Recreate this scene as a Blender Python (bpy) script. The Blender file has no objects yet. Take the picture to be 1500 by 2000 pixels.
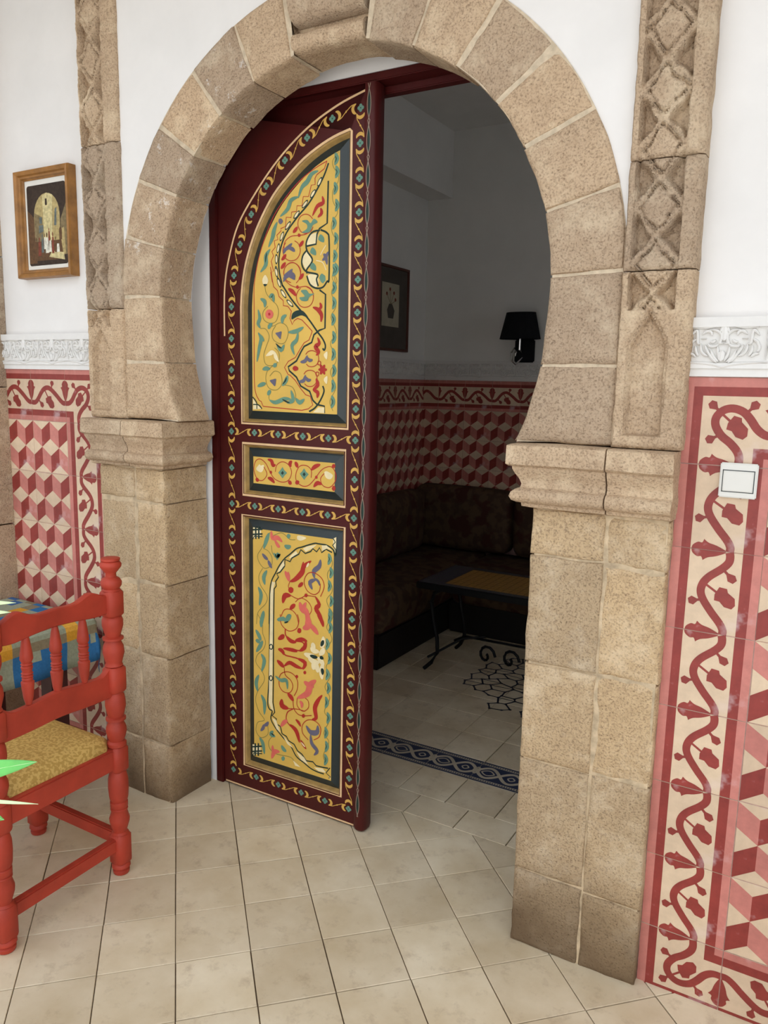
import bpy, bmesh, math, random
from mathutils import Vector, Matrix, noise
random.seed(7)
S = bpy.context.scene
COL = S.collection
SKY_STRENGTH = 1.3
SUN_STRENGTH = 5
SUN_DIR = (.22, -.42, -.88)
EXPOSURE = 0.46
GALLERY_EDGE = 0.9  # front edge of the added gallery roof, set for light on floor and wall
# ------------------------------------------------------------------ camera
F_PX, YAW, PITCH, ROLL, EYE = 1530.39, -0.5310, 0.1627, 0.0213, 1.5467
def cam_axes():
    cy, sy, cp, sp = math.cos(YAW), math.sin(YAW), math.cos(PITCH), math.sin(PITCH)
    fwd = Vector((sy*cp, cy*cp, -sp)); right = Vector((cy, -sy, 0)); up = right.cross(fwd)
    cr, sr = math.cos(ROLL), math.sin(ROLL)
    return right*cr + up*sr, -right*sr + up*cr, fwd
cd = bpy.data.cameras.new('camera'); cam = bpy.data.objects.new('camera', cd); COL.objects.link(cam)
r_, u_, f_ = cam_axes()
cam.matrix_world = Matrix(((r_.x, u_.x, -f_.x, 0), (r_.y, u_.y, -f_.y, 0), (r_.z, u_.z, -f_.z, EYE), (0, 0, 0, 1)))
cd.sensor_fit = 'HORIZONTAL'; cd.sensor_width = 36.0; cd.lens = F_PX/1500*36; cd.clip_start = .02
S.camera = cam
# ------------------------------------------------------------------ world, sun, exposure
W = bpy.data.worlds.new('sky'); S.world = W; W.use_nodes = True
bg = W.node_tree.nodes['Background']; bg.inputs[0].default_value = (.83, .90, 1.0, 1); bg.inputs[1].default_value = SKY_STRENGTH
sd = bpy.data.lights.new('sun', 'SUN'); sd.energy = SUN_STRENGTH; sd.angle = math.radians(.53); sd.color = (1, .965, .91)
sun = bpy.data.objects.new('sun', sd); COL.objects.link(sun)
sun.rotation_euler = Vector(SUN_DIR).to_track_quat('-Z', 'Y').to_euler()
S.view_settings.view_transform = 'Standard'; S.view_settings.look = 'None'; S.view_settings.gamma = 1
S.view_settings.exposure = EXPOSURE; S.view_settings.use_curve_mapping = False
S.cycles.max_bounces = 10; S.cycles.diffuse_bounces = 6; S.cycles.use_denoising = True
# ------------------------------------------------------------------ materials
def nd(nt, t, **k):
    n = nt.nodes.new(t)
    for a, b in k.items(): setattr(n, a, b)
    return n
def base_mat(name, col, rough=.6, spec=.3):
    m = bpy.data.materials.new(name); m.use_nodes = True
    b = m.node_tree.nodes['Principled BSDF']; b.inputs['Base Color'].default_value = (*col, 1)
    b.inputs['Roughness'].default_value = rough; b.inputs['Specular IOR Level'].default_value = spec
    return m, m.node_tree, b
def mix(nt, fac, a, b, mode='MIX'):
    n = nd(nt, 'ShaderNodeMix', data_type='RGBA', blend_type=mode)
    for s, v in ((0, fac), (6, a), (7, b)):
        if hasattr(v, 'is_output'): nt.links.new(v, n.inputs[s])
        else: n.inputs[s].default_value = v if s == 0 else (*v[:3], 1)
    return n.outputs[2]
def ramp(nt, src, p0, p1, c0=(0, 0, 0), c1=(1, 1, 1)):
    n = nd(nt, 'ShaderNodeValToRGB'); nt.links.new(src, n.inputs[0])
    e = n.color_ramp.elements; e[0].position = p0; e[1].position = p1; e[0].color = (*c0, 1); e[1].color = (*c1, 1)
    return n.outputs[0]
def noise_tex(nt, scale, detail=4, rough=.55, coord='Object', stretch=None, kind='ShaderNodeTexNoise'):
    tc = nd(nt, 'ShaderNodeTexCoord'); n = nd(nt, kind); v = tc.outputs[coord]
    if stretch:
        mp = nd(nt, 'ShaderNodeMapping'); mp.inputs['Scale'].default_value = stretch; nt.links.new(v, mp.inputs[0]); v = mp.outputs[0]
    nt.links.new(v, n.inputs['Vector']); n.inputs['Scale'].default_value = scale
    if kind == 'ShaderNodeTexNoise':
        n.inputs['Detail'].default_value = detail; n.inputs['Roughness'].default_value = rough; return n.outputs['Fac']
    return n.outputs['Distance']
def bump(nt, b, h, strength, dist):
    n = nd(nt, 'ShaderNodeBump'); n.inputs['Strength'].default_value = strength; n.inputs['Distance'].default_value = dist
    nt.links.new(h, n.inputs['Height']); nt.links.new(n.outputs[0], b.inputs['Normal'])
def plain(name, col, rough=.55, spec=.3, var=.12, scale=14, bmp=0.0, coord='Object'):
    m, nt, b = base_mat(name, col, rough, spec)
    n = noise_tex(nt, scale, 4, .6, coord)
    c = mix(nt, ramp(nt, n, .3, .7), [x*(1-var) for x in col], [min(1, x*(1+var)) for x in col])
    nt.links.new(c, b.inputs['Base Color'])
    if bmp: bump(nt, b, n, bmp, .004)
    return m
def tile_mat(name, col, var=.16, scuff=.35):
    m, nt, b = base_mat(name, col, .42, .4)
    oi = nd(nt, 'ShaderNodeObjectInfo'); n = noise_tex(nt, 22, 5, .65); n2 = noise_tex(nt, 11, 4, .6)
    c = mix(nt, ramp(nt, n, .3, .72), [x*(1-var) for x in col], [min(1, x*(1+var)) for x in col])
    c = mix(nt, ramp(nt, n2, .585, .70, (0, 0, 0), (scuff, scuff, scuff)), c, (.62, .52, .52))
    r = ramp(nt, oi.outputs['Random'], 0, 1, (.86, .84, .84), (1.04, 1.04, 1.04)); c = mix(nt, 1, c, r, 'MULTIPLY')
    nt.links.new(c, b.inputs['Base Color']); return m
def stone_mat(name, chips=False, tone=(1, 1, 1)):
    m, nt, b = base_mat(name, (.4, .3, .2), .93, .12)
    oi = nd(nt, 'ShaderNodeObjectInfo'); geo = nd(nt, 'ShaderNodeNewGeometry'); sep = nd(nt, 'ShaderNodeSeparateXYZ')
    nt.links.new(geo.outputs['Position'], sep.inputs[0])
    big = noise_tex(nt, 3.2, 4, .6); mid = noise_tex(nt, 38, 5, .7); fine = noise_tex(nt, 190, 3, .7)
    tn = lambda q: [a*b for a, b in zip(q, tone)]
    c = mix(nt, ramp(nt, big, .32, .68), tn(STONE_A), tn(STONE_B))
    c = mix(nt, ramp(nt, mid, .36, .66, (0, 0, 0), (.55, .55, .55)), c, tn(STONE_C))
    c = mix(nt, ramp(nt, fine, .50, .64, (0, 0, 0), (.62, .62, .62)), c, (.185, .125, .08)); c = mix(nt, ramp(nt, noise_tex(nt, 125, 6, .8, stretch=(1, 1, 1.5)), .59, .66, (0, 0, 0), (.72, .72, .72)), c, (.15, .095, .06))
    pale = noise_tex(nt, 9, 5, .7)
    c = mix(nt, ramp(nt, pale, .50, .72, (0, 0, 0), (.62, .62, .62)), c, (.72, .60, .43))
    if chips:
        c = mix(nt, ramp(nt, noise_tex(nt, 15, 6, .8), .585, .64, (0, 0, 0), (.8, .8, .8)), c, (.72, .66, .58))
    c = mix(nt, 1, c, ramp(nt, oi.outputs['Random'], 0, 1, (.82, .82, .84), (1.14, 1.10, 1.04)), 'MULTIPLY')
    # damp and grime rising from the floor, ragged edged
    ad = nd(nt, 'ShaderNodeMath', operation='MULTIPLY_ADD'); nt.links.new(big, ad.inputs[0]); ad.inputs[1].default_value = -.45; zs = nd(nt, 'ShaderNodeMath', operation='ADD'); zs.inputs[1].default_value = .5; nt.links.new(sep.outputs['Z'], zs.inputs[0]); nt.links.new(zs.outputs[0], ad.inputs[2])
    c = mix(nt, ramp(nt, ad.outputs[0], .27, .56, (.92, .92, .92), (0, 0, 0)), c, (.135, .088, .05))
    nt.links.new(c, b.inputs['Base Color'])
    vor = noise_tex(nt, 120, kind='ShaderNodeTexVoronoi')
    h = mix(nt, .5, mix(nt, .55, mid, fine), ramp(nt, vor, .0, .35))
    bump(nt, b, h, .75, .006); return m
STONE_A, STONE_B, STONE_C = (.42, .305, .187), (.54, .40, .245), (.60, .46, .295)
M = {}
M['stone'] = stone_mat('weathered_sandstone', tone=(.93, .94, 1.03)); M['stone_chips'] = stone_mat('whitewash_flecked_sandstone', True, (.92, .92, 1.0)); M['pier'] = stone_mat('yellow_sandstone', tone=(.98, .98, .96))
M['mortar'] = plain('pale_lime_mortar', (.56, .46, .33), .95, .1, .2, 40, .6); M['pier_mortar'] = plain('sandy_pier_mortar', (.52, .405, .265), .95, .1, .3, 30, .6); M['bounce_paving'] = plain('neutral_bounce_paving', (.55, .54, .52), .8, .2)  # paving of the added court is grey so its bounce stays neutral
M['plaster'] = plain('white_plaster', (.765, .745, .718), .85, .15, .035, 5, .15)
M['stucco'] = plain('carved_white_stucco', (.73, .715, .685), .7, .2, .03, 30)
M['room_plaster'] = plain('off_white_room_plaster', (.79, .775, .74), .85, .15, .03, 4)
M['grout'] = plain('pinkish_grout', (.55, .36, .33), .9, .1, .2, 40)
M['joint'] = plain('dark_floor_joint', (.13, .095, .06), .95, .1, .3, 60)
M['t_pink'] = tile_mat('pink_tile', (.55, .20, .165)); M['t_dark'] = tile_mat('oxblood_tile', (.275, .040, .032), .2, .5); M['t_cream'] = tile_mat('cream_tile', (.68, .52, .36), .1, .25)
def floor_mat():
    m, nt, b = base_mat('cream_cement_tile', (.5, .4, .3), .5, .35)
    oi = nd(nt, 'ShaderNodeObjectInfo'); n1 = noise_tex(nt, 5, 5, .6); n2 = noise_tex(nt, 16, 6, .7)
    c = mix(nt, ramp(nt, n1, .3, .7), (.63, .51, .33), (.80, .695, .51))
    c = mix(nt, ramp(nt, n2, .54, .74, (0, 0, 0), (.5, .5, .5)), c, (.36, .255, .16)); c = mix(nt, ramp(nt, noise_tex(nt, 55, 6, .8), .66, .72, (0, 0, 0), (.6, .6, .6)), c, (.22, .15, .09))
    c = mix(nt, 1, c, ramp(nt, oi.outputs['Random'], 0, 1, (.88, .86, .84), (1.07, 1.07, 1.07)), 'MULTIPLY')
    nt.links.new(c, b.inputs['Base Color']); bump(nt, b, n2, .15, .002); return m
M['floor_tile'] = floor_mat()
M['navy'] = plain('navy_border_glaze', (.025, .035, .075), .45, .4); M['border_cream'] = plain('border_cream_glaze', (.50, .43, .32), .45, .4)
M['door_red'] = plain('oxblood_door_paint', (.062, .0058, .0050), .45, .28, .15, 6); M['gold'] = plain('antique_gold_paint', (.38, .235, .075), .4, .5, .25, 30)
M['door_navy'] = plain('blue_black_door_paint', (.012, .022, .024), .35, .5, .2, 10)
M['door_yellow'] = plain('ochre_yellow_door_paint', (.66, .425, .085), .5, .35, .08, 8)
PC = {'r': (.40, .028, .018), 'k': (.012, .032, .024), 't': (.125, .255, .175), 'w': (.80, .68, .40), 'b': (.125, .115, .165), 'o': (.22, .20, .055), 'i': (.66, .135, .10)}
for k_, v_ in PC.items(): M['p_'+k_] = plain('ornament_paint_'+{'r': 'red', 'k': 'blackgreen', 't': 'teal', 'w': 'cream', 'b': 'slate', 'o': 'olive', 'i': 'pink'}[k_], v_, .5, .3, .1, 20)
M['p_line'] = plain('cream_line_paint', (.74, .50, .27), .5, .3); M['p_vine'] = plain('golden_vine_paint', (.62, .37, .085), .5, .3); M['p_flower'] = plain('sage_flower_paint', (.12, .25, .19), .5, .3); M['p_grey'] = plain('grey_strand_paint', (.27, .20, .15), .5, .3)
M['chair_red'] = plain('worn_red_chair_paint', (.40, .046, .024), .48, .3, .2, 9); M['seat'] = None
def brocade():
    m, nt, b = base_mat('gold_brocade', (.5, .33, .08), .7, .3)
    n = noise_tex(nt, 120, 2, .4); w = ramp(nt, n, .46, .54)
    c = mix(nt, w, (.44, .27, .065), (.60, .39, .115)); nt.links.new(c, b.inputs['Base Color']); bump(nt, b, n, .4, .003); return m
M['seat'] = brocade()
for k_, v_ in {'pl_y': (.72, .38, .06), 'pl_y2': (.60, .30, .035), 'pl_g': (.30, .33, .24), 'pl_t': (.24, .20, .125), 'pl_b': (.035, .15, .34), 'pl_n': (.055, .13, .30), 'pl_d': (.012, .03, .075)}.items():
    M[k_] = plain('plaid_cotton_'+k_, v_, .9, .1, .12, 120, .2)
M['dark_wood'] = plain('dark_mahogany', (.05, .010, .010), .45, .4, .3, 12)
M['wood'] = plain('honey_brown_wood', (.30, .135, .032), .42, .4, .3, 20); M['mat'] = plain('white_mount_card', (.70, .68, .62), .8, .2, .04)
M['plastic'] = plain('white_switch_plastic', (.68, .67, .62), .3, .5, .02)
M['black'] = plain('black_shade_fabric', (.008, .008, .010), .8, .2, .2); M['iron'] = plain('black_wrought_iron', (.005, .005, .006), .6, .25, .2); M['chrome'] = base_mat('chrome', (.7, .7, .7), .2, .5)[0]
M['chrome'].node_tree.nodes['Principled BSDF'].inputs['Metallic'].default_value = 1
def sofa_fabric():
    m, nt, b = base_mat('dark_floral_upholstery', (.1, .06, .04), .85, .15)
    a = noise_tex(nt, 16, 3, .5); d = noise_tex(nt, 9, 2, .5)
    c = mix(nt, ramp(nt, a, .45, .55), (.062, .034, .022), (.092, .055, .032)); c = mix(nt, ramp(nt, d, .56, .62), c, (.058, .02, .015)); nt.links.new(c, b.inputs['Base Color']); return m
M['sofa'] = sofa_fabric(); M['sofa_base'] = plain('dark_sofa_plinth', (.011, .008, .008), .6, .3)
M['mosaic_y'] = plain('ochre_mosaic', (.36, .19, .035), .4, .4, .25, 60); M['mosaic_n'] = plain('blue_black_mosaic', (.02, .025, .045), .4, .4, .4, 50)
M['leaf'] = plain('fresh_green_leaf', (.13, .48, .10), .4, .4, .25, 12); M['leaf_pale'] = plain('pale_cream_green_leaf', (.62, .74, .42), .45, .4, .15, 12)
M['pot'] = plain('terracotta_pot', (.42, .17, .09), .8, .2); M['soil'] = plain('potting_soil', (.03, .02, .012), 1, 0)
M['frame_dark'] = plain('reddish_dark_frame', (.10, .025, .014), .45, .4); M['mount_dark'] = plain('dark_taupe_mount', (.10, .085, .07), .85, .2); M['paper'] = plain('aged_cream_paper', (.50, .45, .33), .85, .2)
for k_, v_ in {'a_dark': (.040, .026, .018), 'a_brown': (.115, .060, .028), 'a_wall': (.40, .31, .135), 'a_lit': (.55, .47, .24), 'a_shade': (.20, .15, .075), 'a_white': (.62, .60, .50), 'a_red': (.20, .05, .03), 'a_blue': (.12, .14, .13)}.items():
    M[k_] = plain('picture_ink_'+k_, v_, .7, .25, .3, 90)
# ------------------------------------------------------------------ mesh helpers
class MB:
    def __init__(s): s.v, s.f, s.m = [], [], []
    def add(s, vs, fs, m=0):
        o = len(s.v); s.v += [tuple(v) for v in vs]; s.f += [tuple(i+o for i in f) for f in fs]; s.m += [m]*len(fs)
    def box(s, x0, x1, y0, y1, z0, z1, m=0):
        s.add([(x, y, z) for z in (z0, z1) for y in (y0, y1) for x in (x0, x1)], [(0, 2, 3, 1), (4, 5, 7, 6), (0, 1, 5, 4), (2, 6, 7, 3), (0, 4, 6, 2), (1, 3, 7, 5)], m)
    def loft(s, rings, m=0, caps=True, closed=True):
        n = len(rings[0]); vs = [p for r in rings for p in r]; fs = []
        for i in range(len(rings)-1):
            for j in range(n if closed else n-1):
                a, b = i*n+j, i*n+(j+1) % n
                fs.append((a, b, b+n, a+n))
        if caps and closed: fs += [tuple(range(n))[::-1], tuple(range((len(rings)-1)*n, len(rings)*n))]
        s.add(vs, fs, m)
    def lathe(s, prof, cx=0, cy=0, m=0, n=16):
        s.loft([[(cx+r*math.cos(2*PI*j/n), cy+r*math.sin(2*PI*j/n), z) for j in range(n)] for r, z in prof], m)
    def tube(s, pts, r, m=0, n=8, taper=None):
        pts = [Vector(p) for p in pts]; rings = []; up = None
        for i, p in enumerate(pts):
            t = (pts[min(i+1, len(pts)-1)]-pts[max(i-1, 0)]).normalized()
            a = t.cross(up if up else (Vector((0, 0, 1)) if abs(t.z) < .9 else Vector((1, 0, 0)))).normalized(); b = t.cross(a); up = -b if up is None else up
            a = t.cross(Vector((0, 0, 1)) if abs(t.z) < .95 else Vector((0, 1, 0))).normalized(); b = t.cross(a)
            rr = r*(taper(i/(len(pts)-1)) if taper else 1)
            rings.append([p+a*rr*math.cos(2*PI*j/n)+b*rr*math.sin(2*PI*j/n) for j in range(n)])
        s.loft(rings, m)
    def data(s, name, mats):
        me = bpy.data.meshes.new(name); me.from_pydata(s.v, [], s.f)
        for k in mats: me.materials.append(M[k])
        me.polygons.foreach_set('material_index', s.m); me.update(); return me
    def build(s, name, mats, parent=None, smooth=False, bevel=0, seg=2, recalc=True):
        me = s.data(name, mats if isinstance(mats, (list, tuple)) else [mats])
        if recalc:
            bm = bmesh.new(); bm.from_mesh(me); bmesh.ops.recalc_face_normals(bm, faces=bm.faces)
            if bevel: bmesh.ops.bevel(bm, geom=[e for e in bm.edges if len(e.link_faces) == 2 and e.calc_face_angle(0) > .6], offset=bevel, segments=seg, affect='EDGES', clamp_overlap=True)
            bm.to_mesh(me); bm.free()
        o = link(name, me, parent)
        if smooth: auto_smooth(me)
        return o
PI = math.pi
def auto_smooth(me, ang=.75):
    bm = bmesh.new(); bm.from_mesh(me)
    for f in bm.faces: f.smooth = True
    for e in bm.edges:
        if len(e.link_faces) == 2 and e.calc_face_angle(0) > ang: e.smooth = False
    bm.to_mesh(me); bm.free()
def link(name, me, parent=None, loc=None, rot=None):
    o = bpy.data.objects.new(name, me); COL.objects.link(o)
    if parent: o.parent = parent
    if loc: o.location = loc
    if rot: o.rotation_euler = rot
    return o
def thing(name, label, cat, loc=(0, 0, 0), rz=0, group=None):
    o = link(name, None, None, loc, (0, 0, rz)); return tag(o, label, cat, group)
def tag(o, label=None, cat=None, group=None, kind=None):
    for k, v in (('label', label), ('category', cat), ('group', group), ('kind', kind)):
        if v: o[k] = v
    return o
def lerp(a, b, t): return a+(b-a)*t
def smooth_pts(p, sub=5, closed=False):
    n = len(p)
    if n < 3: return list(p)
    out = []; rng = range(n) if closed else range(n-1)
    for i in rng:
        a = p[(i-1) % n] if closed or i > 0 else p[0]; b = p[i]; c = p[(i+1) % n]; d = p[(i+2) % n] if closed or i+2 < n else p[-1]
        for k in range(sub):
            t = k/sub
            out.append(tuple(.5*(2*b[j]+(c[j]-a[j])*t+(2*a[j]-5*b[j]+4*c[j]-d[j])*t*t+(3*b[j]-a[j]-3*c[j]+d[j])*t**3) for j in (0, 1)))
    if not closed: out.append(tuple(p[-1]))
    return out
class Decal:
    """flat paint on a plane: each later layer lies a hair further out"""
    def __init__(s, to3d, step=.00012, base=.0004): s.mb, s.t, s.k, s.step, s.base = MB(), to3d, 0, step, base
    def _off(s): s.k += 1; return s.base+6e-6*(s.k % 400)
    def strip(s, pts, w, m, closed=False, prof=None, off=None):
        o = s._off() if off is None else off; n = len(pts); vs = []
        for i, p in enumerate(pts):
            a = pts[(i-1) % n] if closed else pts[max(i-1, 0)]; b = pts[(i+1) % n] if closed else pts[min(i+1, n-1)]
            dx, dz = b[0]-a[0], b[1]-a[1]; l = math.hypot(dx, dz) or 1; h = w/2*(prof(i/(n-1)) if prof else 1)
            vs += [s.t(p[0]-dz/l*h, p[1]+dx/l*h, o), s.t(p[0]+dz/l*h, p[1]-dx/l*h, o)]
        fs = [(2*i, 2*i+1, 2*i+3, 2*i+2) for i in range(n-1)]
        if closed: fs.append((2*n-2, 2*n-1, 1, 0))
        s.mb.add(vs, fs, m)
    def line(s, pts, w, m, sub=5, closed=False): s.strip(smooth_pts(pts, sub, closed) if sub > 1 else pts, w, m, closed)
    def leaf(s, pts, w, m): s.strip(smooth_pts(pts, 4), w, m, prof=lambda t: max(.06, math.sin(PI*min(1, t*.94+.03))**.75))
    def fill(s, pts, m, sub=1, off=None):
        q = smooth_pts(pts, sub, True) if sub > 1 else pts; o = s._off() if off is None else off
        s.mb.add([s.t(x, z, o) for x, z in q], [tuple(range(len(q)))], m)
# ------------------------------------------------------------------ stone blocks
def stone_block(name, fn, lu, lv, parent, mat='stone', y0=1.917, yb=2.14, nu=6, nv=6, gap=.003, seed=0, dy=0, rough=.003, rnd=.009):
    g, h = gap/lu, gap/lv; e, f = rnd/lu, rnd/lv
    us = [g, g+e*.35, g+e*1.5]+[lerp(g+e*1.5, 1-g-e*1.5, i/nu) for i in range(1, nu)]+[1-g-e*1.5, 1-g-e*.35, 1-g]
    vs_ = [h, h+f*.35, h+f*1.5]+[lerp(h+f*1.5, 1-h-f*1.5, i/nv) for i in range(1, nv)]+[1-h-f*1.5, 1-h-f*.35, 1-h]
    dep = lambda i, n: rnd if i in (0, n-1) else (rnd*.38 if i in (1, n-2) else 0)
    P = []; nU, nV = len(us), len(vs_); sd_ = Vector((seed*3.1, seed*1.7, seed*.9))
    def jit(p, amp):
        q = Vector(p); d = noise.noise_vector(q*14+sd_)*amp+noise.noise_vector(q*45+sd_)*amp*.45
        return q+d
    for j, v in enumerate(vs_):
        for i, u in enumerate(us):
            x, z = fn(u, v); P.append(jit((x, y0+dy+max(dep(i, nU), dep(j, nV)), z), rough))
    F = [(j*nU+i, j*nU+i+1, (j+1)*nU+i+1, (j+1)*nU+i) for j in range(nV-1) for i in range(nU-1)]
    ring = [i for i in range(nU)]+[j*nU+nU-1 for j in range(1, nV)]+[(nV-1)*nU+i for i in range(nU-2, -1, -1)]+[j*nU for j in range(nV-2, 0, -1)]
    prev = ring
    for d in (.028, .065, .10, yb-y0-.006, yb-y0):
        cur = []
        for k in ring:
            j, i = divmod(k, nU); x, z = fn(us[i], vs_[j]); P.append(jit((x, y0+d, z), rough*.9)); cur.append(len(P)-1)
        F += [(prev[k], cur[k], cur[(k+1) % len(cur)], prev[(k+1) % len(cur)]) for k in range(len(cur))]
        prev = cur
    F.append(tuple(prev))
    mb = MB(); mb.add(P, F); return mb.build(name, mat, parent, smooth=True)
def quad(x0, x1, z0, z1): return lambda u, v: (lerp(x0, x1, u), lerp(z0, z1, v))
# ------------------------------------------------------------------ setting: walls, ceilings, court
AX, AZ = -1.337, 1.795            # centre of the horseshoe arch
Y0, YB = 1.917, 2.14              # front and back of the stone archway
R_IN = [(90, .664), (99.97, .670), (106.7, .680), (111.7, .689), (119.6, .702), (123.4, .708)]
def r_in(t):
    t = abs(t)
    if t <= 90: return .665
    for (a, ra), (b, rb) in zip(R_IN, R_IN[1:]):
        if t <= b: return lerp(ra, rb, (t-a)/(b-a))
    return .708
def r_out(t): t = abs(t); return .855 if t < 82 else min(.855, .848/math.sin(math.radians(t))) if t <= 90 else .848/math.sin(math.radians(t))
def pol(t, r): a = math.radians(t); return (AX+r*math.sin(a), AZ+r*math.cos(a))
XL0, XL1, XR1, XR0 = -2.352, -2.176, -.490, -.330     # pilaster edges, left and right
mb = MB()
# plaster spandrel round the arch
N = 48; arc = [pol(lerp(-114.6, 114.6, i/N), r_out(lerp(-114.6, 114.6, i/N))-.035) for i in range(N+1)]
def out_pt(x, z):
    dx, dz = x-AX, z-AZ; k = 9
    if dx: k = min(k, ((XR1+.012 if dx > 0 else XL1-.012)-AX)/dx)
    if dz: k = min(k, ((3.4 if dz > 0 else 1.405)-AZ)/dz)
    return (AX+dx*k, AZ+dz*k)
outer = [out_pt(*p) for p in arc]
def spandrel(y0, y1):
    for i in range(N):
        a, b, c, d = arc[i], arc[i+1], outer[i+1], outer[i]
        vs = [(p[0], y, p[1]) for y in (y0, y1) for p in (a, b, c, d)]
        mb.add(vs, [(0, 1, 2, 3), (7, 6, 5, 4), (0, 4, 5, 1), (2, 6, 7, 3)])
spandrel(1.9275, 2.142)
for i in range(64):      # plaster lining between the back of the stones and the door wall
    t0, t1 = lerp(-123, 123, i/64), lerp(-123, 123, (i+1)/64); c0, c1 = lerp(-114, 114, i/64), lerp(-114, 114, (i+1)/64)
    a, b, c, d = pol(t0, r_in(t0)+.075), pol(t1, r_in(t1)+.075), pol(c1, r_out(c1)-.02), pol(c0, r_out(c0)-.02)
    mb.add([(p[0], y, p[1]) for y in (2.066, 2.1425) for p in (a, b, c, d)], [(0, 1, 2, 3), (0, 4, 5, 1)])
mb.box(XL0, XL1-.01, 1.986, 2.141, 0, 3.4); mb.box(XR1+.01, XR0, 1.986, 2.141, 0, 3.4)
# wall behind the arch with the rectangular door opening, and the two wall fields beside the pilasters
JL, JR, JT = -1.992, -.700, 2.462
mb.box(XL0, JL, 2.142, 2.335, 0, 3.4); mb.box(JR, XR0, 2.142, 2.335, 0, 3.4); mb.box(JL, JR, 2.142, 2.335, JT, 3.4)
mb.box(-4.2, XL0+.01, 1.966, 2.335, 0, 3.4); mb.box(XR0-.01, 2.4, 1.966, 2.335, 0, 3.4)
wall_front = tag(mb.build('wall_front', 'plaster'), 'white plastered wall around the stone archway', kind='structure')
def struct(name, mb, mats, label, bevel=0): return tag(mb.build(name, mats, bevel=bevel), label, kind='structure')
m = MB(); m.box(-2.82, -2.62, 2.335, 5.17, 0, 3.2); wall_left = struct('wall_left', m, 'room_plaster', 'left wall of the dim sitting room')
m = MB(); m.box(-2.62, 1.6, 4.97, 5.17, 0, 3.2); wall_back = struct('wall_back', m, 'room_plaster', 'back wall of the dim sitting room')
m = MB(); m.box(1.4, 1.6, 2.335, 3.1, 0, 3.2); m.box(1.4, 1.6, 4.2, 4.97, 0, 3.2); m.box(1.4, 1.6, 3.1, 4.2, 0, 1.4); m.box(1.4, 1.6, 3.1, 4.2, 2.5, 3.2); struct('wall_right', m, 'room_plaster', 'right wall of the dim sitting room')  # opening left for the added window
m = MB(); m.box(1.43, 1.48, 3.1, 3.15, 1.4, 2.5); m.box(1.43, 1.48, 4.15, 4.2, 1.4, 2.5); m.box(1.43, 1.48, 3.15, 4.15, 1.4, 1.45); m.box(1.43, 1.48, 3.15, 4.15, 2.45, 2.5); m.box(1.44, 1.47, 3.635, 3.665, 1.45, 2.45); struct('added_window_1', m, 'door_red', 'added red framed open window, out of view, to light the dim room')  # unseen window added so more daylight reaches the room
m = MB(); m.box(-2.82, 1.6, 2.335, 5.17, 3.2, 3.4); struct('ceiling', m, 'room_plaster', 'ceiling of the dim sitting room')
m = MB(); m.box(-2.619, -2.44, 2.336, 4.969, 2.78, 3.199); struct('trim_4', m, 'room_plaster', 'boxed plaster beam along the left side of the room ceiling')
m = MB(); m.box(-4.2, 2.4, GALLERY_EDGE, 2.335, 3.4, 3.6); m.box(-4.2, 2.4, GALLERY_EDGE, GALLERY_EDGE+.25, 3.05, 3.4); struct('ceiling', m, 'plaster', 'added white ceiling of the gallery, out of view, shaping the light')  # unseen roof added so daylight comes low from the court side
m = MB(); m.box(2.4, 2.6, GALLERY_EDGE, 2.335, 0, 3.6); struct('wall_right', m, 'plaster', 'white end wall of the gallery')
m = MB(); m.box(-4.4, -4.2, -9, 2.335, 0, 3.6); struct('wall_left', m, 'plaster', 'white side wall of the gallery and court')
m = MB(); m.box(-8, 8, -9.2, -9, 0, 6); struct('wall_back', m, 'plaster', 'added white wall across the unseen court, bouncing sunlight to the arch')  # unseen wall added to throw sunlight back at the archway
# ------------------------------------------------------------------ floor
m = MB(); m.box(-4.2, 2.4, -9, 5.0, -.10, -.005); floor = struct('floor', m, 'joint', 'floor of worn cream cement tiles')
m = MB(); m.box(-4.4, 8, -9, GALLERY_EDGE-.05, -.09, -.004); tag(m.build('added_floor_court', 'bounce_paving', floor), kind='stuff')  # unseen sunlit ground added behind the camera to bounce light
PHI, GX, GY, T = .7888, -1.8373, 1.7719, .20
UX, UY = math.cos(PHI), math.sin(PHI)
def clip(poly, a, b, c):       # keep a*x+b*y<=c
    out = []
    for i, p in enumerate(poly):
        q = poly[(i+1) % len(poly)]; dp, dq = a*p[0]+b*p[1]-c, a*q[0]+b*q[1]-c
        if dp <= 0: out.append(p)
        if dp*dq < 0: t = dp/(dp-dq); out.append((lerp(p[0], q[0], t), lerp(p[1], q[1], t)))
    return out
def tile_prism(mb, poly, z, th=.009, tilt=(0, 0)):
    cx, cy = sum(p[0] for p in poly)/len(poly), sum(p[1] for p in poly)/len(poly); zz = lambda p: z+(p[0]-cx)*tilt[0]+(p[1]-cy)*tilt[1]
    ins = [(lerp(p[0], cx, .012), lerp(p[1], cy, .012)) for p in poly]; n = len(poly)
    vs = [(p[0], p[1], z-th) for p in poly]+[(p[0], p[1], zz(p)-.0014) for p in poly]+[(p[0], p[1], zz(p)) for p in ins]
    fs = [tuple(range(2*n, 3*n))]
    for i in range(n):
        j = (i+1) % n; fs += [(i, j, n+j, n+i), (n+i, n+j, 2*n+j, 2*n+i)]
    mb.add(vs, fs)
far = MB(); rnd = random.Random(3)
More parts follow.
